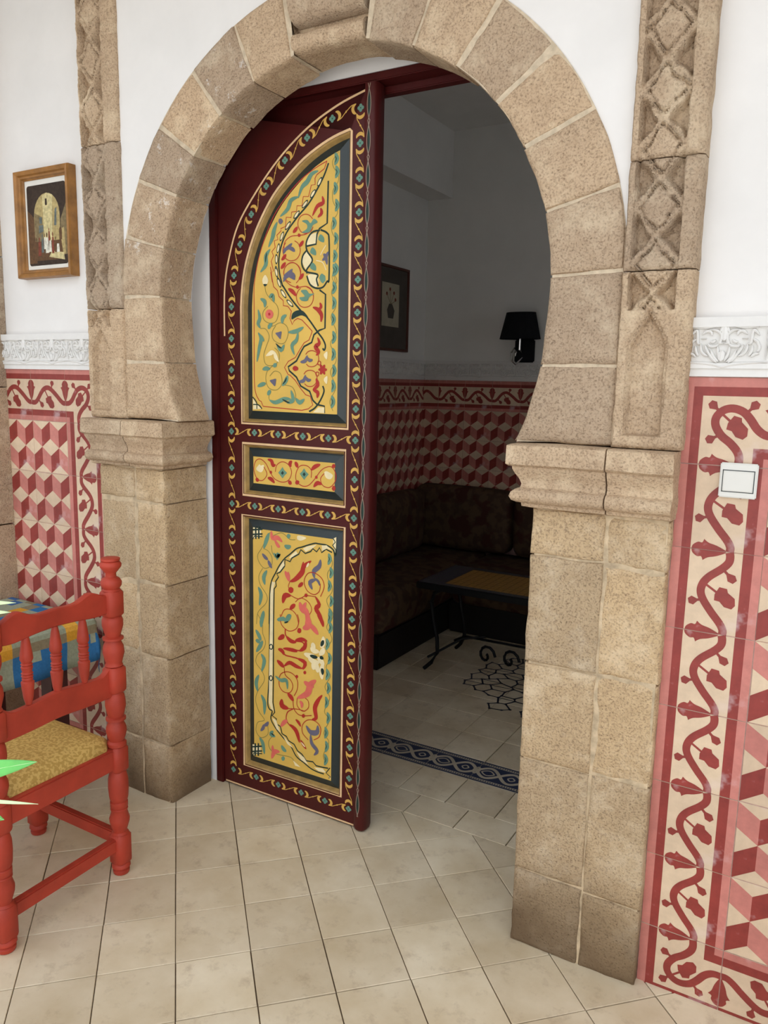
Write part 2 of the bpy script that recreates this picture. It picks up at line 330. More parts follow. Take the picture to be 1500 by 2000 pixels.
for i in range(-14, 20):
    for j in range(-9, 22):
        g = .0009+rnd.random()*.0010; pts = []
        for a, b in ((g, g), (T-g, g), (T-g, T-g), (g, T-g)):
            s_, d_ = i*T+a, j*T+b-T
            pts.append((GX+s_*UX+d_*UY, GY+s_*UY-d_*UX))
        pts = clip(pts[::-1], 0, 1, 2.338); pts = clip(pts, 1, 0, 2.4) if pts else pts
        pts = clip(pts, -1, 0, 4.2) if pts else pts; pts = clip(pts, 0, -1, -GALLERY_EDGE) if pts else pts
        if len(pts) < 3: continue
        cx, cy = sum(p[0] for p in pts)/len(pts), sum(p[1] for p in pts)/len(pts)
        area = abs(sum(p[0]*q[1]-q[0]*p[1] for p, q in zip(pts, pts[1:]+pts[:1])))/2
        if area < .0012: continue
        til = ((rnd.random()-.5)*.006, (rnd.random()-.5)*.006); z = (rnd.random()-.5)*.0008
        dv, cross = -cx*.506+cy*.8625, cx*.8625+cy*.506      # forward and sideways from the camera
        if dv > 1.18 and abs(cross) < dv*.60+.15 and cx > -2.9 and not (cx < -2.3 and cy > 1.9):
            q = MB(); tile_prism(q, pts, z, tilt=til); q.build('floor_tile', 'floor_tile', floor)
        else: tile_prism(far, pts, z, tilt=til)
ys = [2.338, 2.478, 2.689]+[2.857+.213*0]+[3.075, 3.275, 3.475, 3.675, 3.875, 4.075, 4.275, 4.475, 4.675, 4.96]
ys = [2.338, 2.478, 2.688, 2.858, 3.073, 3.273, 3.473, 3.673, 3.873, 4.073, 4.273, 4.473, 4.673, 4.96]
xs = [-1.165+.2*k for k in range(-8, 13)]
for b in range(len(ys)-1):
    for a in range(len(xs)-1):
        x0, x1, y0, y1 = max(xs[a], -2.62), xs[a+1], ys[b], ys[b+1]
        if x1 <= -2.6: continue
        if b == 0: x0 += .1; x1 += .1
        if b in (0, 1) and (x1 > JR+.02 or x0 < JL-.02) and y0 < 2.335: x0, x1 = max(x0, JL+.03), min(x1, JR-.01)
        if x1-x0 < .03: continue
        g = .0018; pts = [(x0+g, y0+g), (x1-g, y0+g), (x1-g, y1-g), (x0+g, y1-g)]
        if b == 2:
            if not (-2.1 < x0 < -.7): continue
        vis = x1 > -2.1-(y0-2.3)*.0 and x0 < -y0*.357+.02 and y0 < 4.3
        if b == 2 or not vis: 
            if b != 2: tile_prism(far, pts, 0)
            continue
        q = MB(); tile_prism(q, pts, (rnd.random()-.5)*.0006); q.build('floor_tile', 'floor_tile', floor)
m = MB(); m.box(-4.19, 2.39, 2.336, 2.337, -.2, -.006); tag(far.build('outlying_tiles', 'floor_tile', floor), kind='stuff')
# patterned border tiles across the doorway floor: navy field, cream interlace
def border_tile():
    d = Decal(lambda x, y, o: (x, y, o), .00012, .0003); L, H = .2, .17; q = MB()
    tile_prism(q, [(.001, .001), (L-.001, .001), (L-.001, H-.001), (.001, H-.001)], 0); q.m = [0]*len(q.f)
    R = lambda y0, y1, m: d.fill([(.001, y0), (L-.001, y0), (L-.001, y1), (.001, y1)], m)
    R(.002, .012, 1); R(.158, .168, 1); R(.026, .144, 1)
    for k in range(20):
        x = .005+k*.01
        for y in (.018, .152): d.fill([(x, y-.004), (x+.005, y-.004), (x+.005, y+.004), (x, y+.004)], 1)
    c = .085
    for s_ in (1, -1):
        d.line([(x*L/12+.0, c+s_*.042*math.sin(2*PI*x/12)) for x in range(13)], .015, 2)
        d.line([(.022+x*.056/12, c+s_*.020*math.sin(PI*x/12)) for x in range(13)], .006, 2)
        d.line([(.1+.035+x*.03/10, c+s_*.014*math.sin(PI*x/10)) for x in range(11)], .006, 2)
    d.line([(.0, c+.03), (.012, c), (.0, c-.03)], .009, 2); d.line([(.2, c+.03), (.188, c), (.2, c-.03)], .009, 2)
    q.add(d.mb.v, d.mb.f); q.m = q.m[:len(q.f)-len(d.mb.f)]+d.mb.m
    return q.data('border_tile', ['border_cream', 'navy', 'border_cream'])
me = border_tile()
for k in range(-4, 3):
    if -1.165+.2*k > -.72: continue
    link('border_tile', me, floor, (-1.165+.2*k, 2.688, 0))
# star mosaic let into the room floor
d = Decal(lambda x, y, o: (x, y, o)); CX, CY = -1.235, 3.79
def oct_pts(r, a0, n=8): return [(CX+r*math.cos(a0+2*PI*k/n), CY+r*math.sin(a0+2*PI*k/n)) for k in range(n)]
rm = random.Random(9); HR = .062; node = {}
for a in range(-9, 10):
    for b in range(-9, 10):
        hx, hy = CX+.06+HR*1.5*a*.86, CY+HR*math.sqrt(3)*(b+.5*(a % 2))*.86
        if math.hypot((hx-CX-.02)/.43, (hy-CY)/.36) > 1.0+rm.uniform(-.16, .1): continue
        q = []
        for k in range(6):
            x, y = hx+HR*.86*math.cos(PI*k/3), hy+HR*.86*math.sin(PI*k/3); key = (round(x, 2), round(y, 2))
            q.append(node.setdefault(key, (x+rm.uniform(-.014, .014), y+rm.uniform(-.014, .014))))
        d.line(q, .010, 0, 1, True)
        if (a+b) % 2: d.line([q[0], q[3]], .006, 0, 1)
        for p in q: d.fill([(p[0]+.009*math.cos(t), p[1]+.009*math.sin(t)) for t in [2*PI*k/6 for k in range(6)]], 0)
tag(d.mb.build('star_mosaic', 'mosaic_n', floor, recalc=False), kind='stuff')
# ------------------------------------------------------------------ stone archway
arch = thing('stone_archway', 'sandstone horseshoe archway of worn blocks framing the painted door', 'archway', (AX, Y0, 0))
arch_i = Matrix.Translation((-AX, -Y0, 0))
def to_root(o, root): o.matrix_parent_inverse = Matrix.Translation(-Vector(root.location)) if root.rotation_euler.z == 0 else (Matrix.Translation(root.location) @ Matrix.Rotation(root.rotation_euler.z, 4, 'Z')).inverted(); return o
JO = [(11, 10.9), (23.3, 23.4), (35.8, 36.5), (48.8, 50.1), (60.6, 62.5), (75, 75.1), (88.3, 88.3), (106.7, 102.9), (123.3, 114.6)]
GAP = {0: .004, 1: .005, 2: .008, 3: .007, 4: .004, 5: .005, 6: .003, 7: .002}
for s_ in (1, -1):
    for k in range(8):
        (a0, b0), (a1, b1) = JO[k], JO[k+1]
        def fn(u, v, a0=a0, b0=b0, a1=a1, b1=b1, s_=s_):
            ti, to = lerp(a0, a1, v)*s_, lerp(b0, b1, v)*s_
            p, q = pol(ti, r_in(ti)), pol(to, r_out(to)); return (lerp(p[0], q[0], u), lerp(p[1], q[1], u))
        o = stone_block('voussoir', fn, .19, .17, arch, 'stone_chips' if s_ < 0 and 1 <= k <= 5 else 'stone', yb=2.067, gap=GAP[k]*.7, seed=k+s_*20, dy=(rnd.random()-.5)*.005, nu=7, nv=6)
        to_root(o, arch)
def fnk(u, v): ti = lerp(-11, 11, v); p, q = pol(ti, .672), pol(ti*.99, r_out(ti)); return (lerp(p[0], q[0], u), lerp(p[1], q[1], u))
ks = to_root(stone_block('keystone', fnk, .19, .26, arch, 'stone', yb=2.067, gap=.004, seed=77, dy=.042), arch)
def kmould(z0, z1, y0, tilt, name):   # rounded bar carved on the keystone
    mb = MB(); rings = []
    for k in range(13):
        x = lerp(-1.462, -1.222, k/12); e = .004*noise.noise(Vector((x*30, z0, 0)))
        prof = [(1.955, z0)]+[(lerp(1.955, y0, math.sin(a)**.7)+e, lerp(z0, z1, (1-math.cos(a))/2)+tilt*math.sin(a)) for a in [PI*q/9 for q in range(1, 9)]]+[(1.955, z1)]
        rings.append([(x, y+.0, z) for y, z in prof])
    mb.loft(rings); return to_root(mb.build(name, 'stone', arch, smooth=True), arch)
kmould(2.462, 2.518, 1.914, .0, 'keystone_moulding'); kmould(2.535, 2.66, 1.895, .0, 'keystone_moulding')
# lime mortar bed behind the joints
for s_ in (-1, 1):
    m = MB()
    for i in range(96):
        if lerp(-123, 123, (i+.5)/96)*s_ < 10.5: continue
        t0, t1 = lerp(-123, 123, i/96), lerp(-123, 123, (i+1)/96); c0, c1 = lerp(-114, 114, i/96), lerp(-114, 114, (i+1)/96)
        a, b, c, e = pol(t0, r_in(t0)+.008), pol(t1, r_in(t1)+.008), pol(c1, r_out(c1)-.003), pol(c0, r_out(c0)-.003)
        m.add([(p[0], y, p[1]) for y in (1.9235, 2.060) for p in (a, b, c, e)], [(0, 1, 2, 3), (7, 6, 5, 4), (0, 4, 5, 1), (2, 6, 7, 3)])
    to_root(m.build('mortar_bed', 'mortar', arch), arch)
# imposts
PROF = [(1.404, .048), (1.400, .055), (1.354, .056), (1.349, .050), (1.348, .043), (1.341, .042), (1.330, .036), (1.316, .027), (1.302, .022), (1.292, .024), (1.289, .034), (1.282, .042), (1.271, .045), (1.260, .040), (1.254, .030), (1.252, .020), (1.243, .019), (1.239, .003)]
def impost(path, seed, cj):
    mb = MB(); rings = []
    for z, dd in PROF:
        pts = path(dd); out = []
        for (ax, ay), (bx, by) in zip(pts, pts[1:]+pts[:1]):
            n = 9
            for k in range(n):
                x, y = lerp(ax, bx, k/n), lerp(ay, by, k/n); v = noise.noise_vector(Vector((x*16+seed, y*16, z*18)))*.0035
                out.append((x+v.x, y+v.y, z+v.z*.6))
        rings.append(out)
    n0 = len(rings[0]); rings = [r for r in rings if len(r) == n0]
    mb.loft(rings); o = mb.build('impost_block', 'stone', arch, smooth=True); return to_root(o, arch)
g = .002; YB = 2.112
PI_L, PI_R = -2.006, -.685        # inner faces of the piers
def path_fix(f): 
    ref = f(.03)
    return f
impost(lambda q: [(PI_R-q, YB), (PI_R-q, Y0-q), (-.489-g, Y0-q), (-.489-g, YB)], 3, 0)
impost(lambda q: [(-.489+g, YB), (-.489+g, Y0-q), (-.337+q*.05, Y0-q), (-.337+q*.05, YB)], 3, 0)
impost(lambda q: [(PI_L+q, YB), (PI_L+q, Y0-q), (-2.150+g, Y0-q), (-2.150+g, YB)], 14, 0)
impost(lambda q: [(-2.150-g, YB), (-2.150-g, Y0-q), (-2.342-q*.22, Y0-q), (-2.342-q*.22, YB)], 14, 0)
# piers: two columns of blocks each side
ROWS = [-.004, .223, .552, .824, 1.116, 1.238]
for k in range(5):
    for (x0, x1, sd) in ((PI_R, -.490, 1), (-.490, -.338, 2), (-2.150, PI_L, 3), (-2.335, -2.150, 4)):
        wob = [(rnd.random()-.5)*.012 for _ in range(2)] if sd in (1, 3) else [0, 0]
        jz = (0, 0) if sd in (1, 3) else ((0 if k == 0 else .008*math.sin(k*2.4+sd)), (0 if k == 4 else .008*math.sin((k+1)*2.4+sd)))
        z0, z1 = ROWS[k]+jz[0], ROWS[k+1]+jz[1]
        to_root(stone_block('pier_stone', quad(x0, x1, z0, z1), abs(x1-x0), z1-z0, arch, 'pier', gap=.0022, seed=k*5+sd, yb=2.128, dy=(rnd.random()-.5)*.006+(.002 if sd in (2, 4) else 0), nu=6, nv=9, rnd=.008 if sd < 3 else .011, rough=.0038), arch)
for x0, x1 in ((PI_R+.012, -.345), (-2.328, PI_L-.012)):
    m = MB(); m.box(x0, x1, 1.9235, 2.12, .0, 1.40); to_root(m.build('mortar_bed', 'pier_mortar', arch), arch)
# ------------------------------------------------------------------ carved pilasters beside the arch
def height(s, z, spec):
    """relief depth at s in 0..1 across and z up: lattice of ribs with bosses, or a pointed niche"""
    x0, x1, fil, zn0, zn1, P, zx = spec
    if s > fil: t = (s-fil)/(1-fil); return .0 if t < .55 else -.010*((t-.55)/.45)
    if s < x0 or s > x1: return .0
    q = 2*(s-x0)/(x1-x0)-1; a = abs(q)
    if z < zn1+.004:
        if z < zn0: return 0
        hw = .80 if z < lerp(zn0, zn1, .70) else .80*max(0, 1-((z-lerp(zn0, zn1, .70))/(zn1-lerp(zn0, zn1, .70)))**1.35)
        dd = hw-a
        if dd > .0: return -.021*min(1, dd/.13)
        return -.004 if dd > -.12 and z > zn0+.06 and a < .85 else 0
    wv = noise.noise(Vector((q*2.2, z*16, x0*9))); q += .16*wv; a = min(1, abs(q)); z += .012*noise.noise(Vector((q*2, z*13, 5)))
    ph = ((z-zx)/P) % 1.0; tri = 1-abs(2*ph-1); tri = tri*1.02
    rib = abs(a-tri)
    e = min(1, (1-a)/.1)
    if rib < .13: h = -.002-.006*abs(wv)
    elif a < tri: k = min(1, (tri-.17-a)/.2); h = lerp(-.012, -.001, min(1, k*1.4)) if k > .3 else lerp(-.002, -.014, k/.3)
    else: h = lerp(-.003, -.032, min(1, (rib-.13)/.20))
    return h*e-.003*(1-e)
def pilaster(x0, x1, blocks, spec, label, seed, amp):
    root = thing('carved_pilaster', label, 'pilaster', ((x0+x1)/2, 1.905, 1.405)); N = 44
    for bi, (z0, z1) in enumerate(blocks):
        n = int((z1-z0)/.0042); V = []; F = []
        z0_, z1_ = z0+.0015, z1-.0015
        for j in range(n+1):
            z = lerp(z0_, z1_, j/n)
            for i in range(N+1):
                s_ = i/N; x = lerp(x0, x1, s_); p = Vector((x*30+seed, z*30, 0)); q = Vector((x*110+seed, z*110, 4))
                edge = .006 if (j in (0, n) or i in (0, N)) else (.002 if j in (1, n-1) else 0)
                h = height(s_, z, spec)
                wear = noise.noise(p)*.0040+noise.noise(q)*.0022+(amp*abs(noise.noise(q*.55))*(1 if h < -.0015 else .25))
                wx = noise.noise(Vector((seed, z*22, 1 if i > N/2 else 7)))*.0030*(1 if i in (0, N) else .5)
                V.append((x+wx, 1.905-h+edge+wear, z))
        F += [(j*(N+1)+i, j*(N+1)+i+1, (j+1)*(N+1)+i+1, (j+1)*(N+1)+i) for j in range(n) for i in range(N)]
        ring = [i for i in range(N+1)]+[j*(N+1)+N for j in range(1, n+1)]+[n*(N+1)+i for i in range(N-1, -1, -1)]+[j*(N+1) for j in range(n-1, 0, -1)]
        o0 = len(V); V += [(V[k][0], 1.99, V[k][2]) for k in ring]
        F += [(ring[k], o0+k, o0+(k+1) % len(ring), ring[(k+1) % len(ring)]) for k in range(len(ring))]; F.append(tuple(range(o0, len(V))))
        mb = MB(); mb.add(V, F); to_root(mb.build('pilaster_stone', 'stone', root, smooth=True), root)
pilaster(XL0, XL1, [(1.405, 1.781), (1.781, 2.32), (2.32, 2.84), (2.84, 3.38)], (.05, .66, .70, 1.432, 1.718, .150, 1.758), 'carved stone pilaster left of the arch, beside the small gilt picture', 5, .004)
pilaster(XR1, XR0, [(1.405, 1.815), (1.815, 2.058), (2.058, 2.62), (2.62, 3.38)], (.10, .76, .80, 1.440, 1.722, .125, 1.765), 'carved stone pilaster right of the arch, above the light switch wall', 11, .008)
# stone pier at the far left edge
m = thing('stone_pier', 'rough grey-brown stone pier at the far left of the wall', 'pier', (-3.0, 1.85, 0))
for k, (z0, z1) in enumerate(((0, .45), (.45, .95), (.95, 1.5), (1.5, 2.0), (2.0, 2.5), (2.5, 3.0), (3.0, 3.39))):
    to_root(stone_block('pier_stone', quad(-3.35, -2.898, z0, z1), .45, z1-z0, m, y0=1.86, yb=1.965, seed=60+k, nu=8, nv=8), m)
PAINT_1 = """sr3 499,2235 445,2215 393,2187 340,2145 290,2092 258,2039 229,1977 212,1925 201,1866 200,1784 199,1637 200,1532 209,1494
pr3 209,1494 221,1478 229,1476 238,1459 274,1457 341,1454 405,1451 432,1457 450,1470 439,1499 421,1503 400,1523 377,1550 354,1568 347,1569 331,1593 347,1613 377,1626 395,1651 413,1674 433,1683 446,1711
pr3 446,1711 426,1729 404,1748 386,1754 372,1747 364,1734 354,1755 360,1778 345,1794 326,1797 326,1813 308,1827 301,1847 285,1860 278,1889 272,1925
pr3 280,1875 273,1907 285,1910 275,1943 285,1960 278,1974 292,1987 288,2008 304,2011 299,2025 317,2038 315,2045 335,2050 338,2079 358,2076 360,2093 380,2094 382,2111 402,2109 407,2137 428,2135 439,2169 454,2169 453,2188 460,2198 489,2213 499,2235
sk6 505,2228 489,2194 462,2154 428,2113 385,2077 344,2036 320,1996 308,1951 309,1909 322,1863 326,1859 358,1819 395,1782 431,1750 466,1710 488,1686 499,1665 495,1650 488,1656
lk13 480,2189 471,2176 463,2163
lw8 477,2185 471,2176 465,2166
lk13 455,2154 445,2142 435,2130
lw8 453,2151 445,2142 438,2133
lk13 425,2125 414,2113 402,2102
lw8 422,2121 414,2113 405,2105
lk13 392,2095 380,2083 368,2072
lw8 389,2092 380,2083 372,2075
lk13 356,2065 345,2052 334,2039
lw8 353,2061 345,2052 337,2043
lk13 327,2035 320,2020 313,2005
lw8 325,2031 320,2020 315,2009
lk13 308,1999 305,1983 301,1967
lw8 307,1994 305,1983 302,1971
lk13 297,1965 297,1948 297,1932
lw8 297,1960 297,1948 297,1937
lk13 294,1927 297,1910 300,1894
lw8 295,1922 297,1910 299,1898
lk13 302,1890 308,1874 314,1858
lw8 304,1885 308,1874 312,1862
lk13 293,1922 297,1906 301,1889
lw8 294,1918 297,1906 300,1894
lk13 301,1888 308,1872 315,1856
lw8 303,1883 308,1872 313,1860
lk13 315,1850 326,1836 338,1821
lw8 318,1846 326,1836 335,1825
lk13 340,1815 354,1804 368,1792
lw8 344,1812 354,1804 364,1796
fw0 466,2018 459,1988 424,1984 428,2005 442,2018
fw0 420,1969 442,1937 423,1908 405,1932 408,1952
fw0 425,1889 462,1892 469,1858 452,1852 434,1864
pk6 505,2175 502,2047 472,2033 463,2017 459,1986 421,1982
sk6 474,2028 442,2023 421,1996 423,1968 445,1937 422,1908 425,1896
sk6 476,2029 502,2017 510,1993 511,1875 504,1868 487,1850 461,1848 436,1861 423,1889
sk6 423,1970 406,1952 403,1925 421,1902 465,1891 462,1875 469,1854
pk6 474,1842 498,1827 497,1720 475,1714 453,1700 444,1675 413,1662 400,1644 382,1615 347,1595 352,1582 382,1561 400,1532 437,1515 450,1486 468,1472 497,1468 497,1445
sk6 490,1534 495,1516 481,1487 459,1461 435,1448
gw0 473,1463 497,1464 497,1445 451,1446
fk0 361,1751 365,1771 386,1780 410,1776 431,1753 404,1763 381,1758
ft0 468,1999 476,2015 490,2004 489,1989
ft0 436,1961 444,1977 458,1966 458,1951
ft0 436,1913 445,1929 459,1918 458,1903
ft0 473,1877 482,1893 496,1882 495,1867
ft0 476,1873 486,1889 497,1882 489,1862
lb13 484,1934 498,1943 507,1960
lb13 488,1954 498,1943 503,1919
sw3 498,1980 485,1964 477,1951
sw3 460,1935 486,1927 499,1903
so2 543,2256 522,2235 523,2216 542,2188 542,2168 523,2144 524,2111 539,2087 539,2070 520,2049 521,2019 544,1977 526,1945 537,1917 523,1881 538,1857 529,1887 542,1866 521,1833 539,1788 520,1755 542,1706 519,1671 543,1619 520,1580 542,1531 519,1485 532,1453
lt16 530,2256 537,2237 529,2219
lk3 529,2247 535,2237 529,2226
lt16 533,2217 540,2198 532,2180
lk3 532,2208 538,2198 532,2187
lt16 528,2169 535,2150 527,2131
lk3 527,2160 533,2150 528,2138
lt16 534,2118 541,2098 533,2080
lk3 533,2109 539,2098 534,2087
lt16 524,2064 531,2045 523,2026
lk3 523,2055 529,2045 524,2033
lt16 532,2017 539,1998 531,1979
lk3 531,2008 537,1998 532,1986
lt16 529,1964 536,1944 527,1925
lk3 528,1955 534,1945 528,1933
lt16 527,1921 534,1901 526,1882
lk3 526,1911 532,1901 527,1889
lt16 534,1923 541,1904 533,1884
lk3 534,1914 540,1904 534,1892
lt16 527,1866 534,1846 525,1827
lk3 526,1857 532,1847 526,1835
lt16 527,1819 534,1799 526,1779
lk3 526,1809 532,1799 527,1787
lt16 525,1767 532,1747 524,1728
lk3 524,1758 531,1747 525,1735
lt16 528,1711 535,1690 526,1670
lk3 527,1701 533,1690 527,1678
lt16 527,1657 534,1637 525,1616
lk3 526,1647 532,1637 526,1624
lt16 530,1604 537,1584 529,1564
lk3 529,1595 535,1584 529,1571
lt16 527,1555 534,1535 526,1514
lk3 526,1545 532,1535 527,1522
lt16 526,1504 533,1483 525,1462
lk3 525,1494 531,1483 525,1470
lt17 466,2209 440,2202 423,2181 402,2166 387,2134
lt16 387,2138 358,2130 344,2104 313,2083
fb0 325,2067 322,2062 316,2059 310,2061 306,2067 307,2073 311,2077 318,2076 323,2072
lt17 301,2067 288,2043 281,2019 264,1989
lt17 271,1982 253,1962 252,1933 229,1910
lk5 257,1972 253,1958 251,1940
sr2.6 447,2040 440,2029 428,2023 414,2023 400,2028 391,2039 386,2052 388,2065 396,2076 408,2081 422,2081 435,2075 445,2065
sr2.6 373,2002 386,1994 394,1981 396,1967 391,1954 381,1944 367,1940 351,1941 337,1948 328,1960 324,1975 328,1988 337,1999
sr2.6 358,1870 343,1876 333,1886 328,1900 330,1914 339,1925 352,1932 367,1933 381,1928 392,1918 398,1905 397,1891 391,1879
sr2.6 329,1895 329,1907 333,1919 342,1928 353,1933 365,1934 377,1930 387,1922 394,1911 397,1899 395,1886 389,1876 380,1868
sr2.6 422,1854 436,1847 447,1835 450,1821 447,1806 437,1794 422,1789 406,1790 392,1798 383,1812 381,1827 387,1841 398,1851
sr2.6 440,2032 420,2020 391,2018 358,2017 333,2002 329,1981
sr2.6 333,1879 358,1861 385,1854 421,1855 443,1843 451,1822
lr14 482,2131 486,2111 463,2102 444,2074
lr12 476,2096 480,2080 465,2068
ft0 402,2062 424,2063 437,2052 450,2065 465,2053 446,2045 433,2025 402,2026 422,2036 422,2050
ft0 399,1842 421,1844 434,1832 454,1831 434,1821 426,1809 403,1810 394,1821 415,1824
lb13 326,1975 345,1982 363,1995
lb13 345,1982 363,1977 374,1968
lb11 326,1964 336,1977 347,1982
lb13 328,1892 347,1900 365,1913
lb13 347,1900 365,1896 376,1886
lb11 328,1882 338,1895 349,1900
lb13 326,1885 346,1893 364,1906
lb13 346,1893 364,1888 375,1879
lb11 326,1874 337,1888 348,1893
lr13 366,2028 376,2036 385,2045
lr13 391,1983 400,1990 409,2000
lr13 319,1944 329,1952 338,1962
lr13 316,1918 326,1926 336,1936
lr13 391,1879 401,1887 410,1897
lr13 316,1917 326,1925 336,1935
lr13 392,1879 401,1887 410,1897
fr0 397,2018 396,2014 392,2013 388,2014 386,2017 386,2021 389,2024 393,2023 396,2021
fr0 391,1854 390,1850 386,1849 382,1850 380,1853 380,1857 383,1860 387,1860 390,1857
lr14 347,1851 365,1841 381,1826
lr15 448,1788 468,1780 483,1762 481,1740
lr11 476,1802 481,1788 468,1778
fw0 250,1900 262,1884 259,1872 248,1866 239,1873 238,1887
fk0 242,1870 258,1869 248,1862
so2 248,1862 254,1840 275,1818 299,1799 306,1774 294,1745 266,1741 242,1754 240,1779 261,1797
so2 266,1731 285,1731 313,1741 340,1730 347,1705 333,1676 308,1673 282,1688 280,1713 294,1731
so2 228,1723 251,1721 266,1695 251,1659 242,1633 251,1603 284,1600 308,1618 306,1644 289,1658
so2 284,1600 256,1578 251,1548 265,1522 298,1517 320,1538 315,1571 289,1580 268,1563
so2 331,1534 364,1528 378,1506 378,1488
so2 265,1500 265,1485 279,1474
fi0 284,1770 280,1760 269,1755 257,1758 250,1767 252,1778 260,1785 272,1785 281,1778
fr0 272,1770 271,1767 267,1766 264,1766 262,1769 262,1773 265,1775 269,1775 271,1773
fb0 293,1707 306,1710 319,1712 317,1697 314,1687 303,1696
fb0 268,1548 282,1552 295,1554 294,1539 290,1529 279,1537
fw0 251,1631 270,1648 284,1649 298,1637 308,1611 289,1622 284,1637 275,1633
lt15 228,1823 247,1812 247,1793
lt15 266,1825 280,1832 287,1810
lt15 218,1787 225,1758 218,1740 228,1725
lt15 322,1738 324,1756 340,1766
lt15 218,1710 230,1688 222,1655 212,1611
lt15 244,1681 232,1692 223,1703
lt15 347,1709 381,1712 411,1725
lt15 388,1708 382,1683 363,1665 373,1635
lt15 299,1669 317,1651 331,1669
lt15 236,1585 253,1589 270,1587
lt15 282,1596 291,1600 298,1605
lt15 214,1527 234,1534 251,1538
lt15 322,1531 338,1549 345,1566
lt15 258,1498 265,1507 272,1515
lt15 267,1481 293,1474 331,1487 359,1487
lt15 341,1474 368,1484 359,1517
lt15 378,1491 396,1477 416,1489
lt15 263,1721 268,1731 280,1740
lk6 294,1673 308,1662 320,1657
lk6 324,1536 336,1549 340,1560
lk6 322,1486 338,1479 355,1474
lb13 398,1611 418,1615 427,1633
lb12 422,1629 436,1617 449,1619
sr2.6 420,1636 428,1644 439,1648 451,1648 462,1644 470,1635 473,1625 472,1614 466,1604 456,1598 444,1596 432,1598 423,1605
lb13 391,1546 412,1550 420,1569
lb12 416,1565 430,1552 443,1554
sr2.6 413,1571 421,1580 432,1584 445,1584 456,1580 464,1571 467,1561 466,1550 460,1540 450,1533 438,1531 426,1533 416,1540
lr17 366,1590 377,1590 390,1589
lr15 468,1691 475,1672 460,1661 473,1644 462,1633
lr14 450,1520 470,1537 463,1558
lr14 450,1520 470,1512 468,1494
lr10 489,1587 499,1587 507,1587
lr10 489,1587 494,1579 498,1571
lr10 489,1587 484,1578 481,1571
lr10 489,1587 480,1587 472,1587
lr10 489,1587 484,1596 480,1603
lr10 489,1587 494,1596 498,1603
sr3 482,1608 481,1606 480,1603 477,1602 475,1602 472,1603 470,1605 470,1608 470,1611 472,1613 474,1614 477,1614 480,1613 481,1611 482,1608
sr3 474,1573 474,1570 472,1568 470,1566 467,1566 464,1568 463,1570 462,1573 463,1575 464,1578 467,1579 470,1579 472,1578 474,1576 474,1573
fw0 508,1645 495,1638 495,1630 506,1620
fw0 509,1566 496,1559 496,1550 507,1541
gw0 194,1486 204,1472 231,1450 194,1447
sk4 192,1490 209,1472 211,1449
sk4 194,1464 219,1463 233,1450"""
PAINT_2 = """fw0 205,1237 220,1255 226,1251 240,1254 237,1236 225,1227
fw0 499,1246 506,1252 519,1249 534,1240 524,1226 506,1230
sr3 240,1248 254,1222 234,1199 210,1203 195,1233 203,1265 225,1274 249,1260 266,1234 288,1209 322,1200 350,1210 362,1238 348,1263 322,1271 298,1258 291,1234
sr3 499,1244 484,1225 493,1203 520,1198 542,1218 546,1244 530,1267 506,1265 484,1251 461,1223 434,1198 407,1194 383,1209 381,1235 397,1261 425,1265 445,1251 445,1225
lr15 257,1275 274,1271 281,1256 293,1259
lr15 257,1210 274,1206 288,1194
lr15 445,1251 461,1264 483,1273
lr15 455,1194 471,1209 489,1206
lr15 364,1277 355,1267 360,1256
lr15 376,1274 383,1266 388,1255
lr15 348,1206 355,1201 362,1196
lr15 379,1199 386,1204 395,1208
lr15 202,1200 210,1199 215,1193
lr15 530,1272 537,1271 541,1266
lr15 533,1203 538,1198 536,1188
fr0 277,1231 276,1227 272,1225 268,1226 266,1229 266,1233 269,1236 273,1236 276,1234
fr0 472,1229 471,1225 467,1223 464,1224 461,1227 462,1231 465,1234 468,1234 471,1232
fr0 216,1200 214,1196 210,1194 206,1194 204,1198 204,1202 207,1205 212,1205 215,1203
fr0 540,1270 538,1266 535,1264 532,1265 529,1268 530,1272 532,1275 536,1275 539,1273
fr0 361,1202 359,1198 356,1195 352,1196 350,1199 350,1203 353,1206 357,1207 360,1204
fr0 391,1203 390,1199 386,1197 382,1197 380,1200 381,1205 383,1207 387,1208 390,1206
fr0 541,1196 539,1192 536,1190 533,1191 530,1194 531,1198 533,1201 537,1201 540,1199
gt0 323,1253 331,1242 343,1234 331,1223 323,1213 314,1222 304,1232 314,1242
gk0 323,1240 329,1233 323,1225 316,1231
gt0 415,1255 424,1244 435,1236 424,1225 416,1215 407,1224 397,1235 407,1244
gk0 416,1242 422,1235 416,1227 409,1234"""
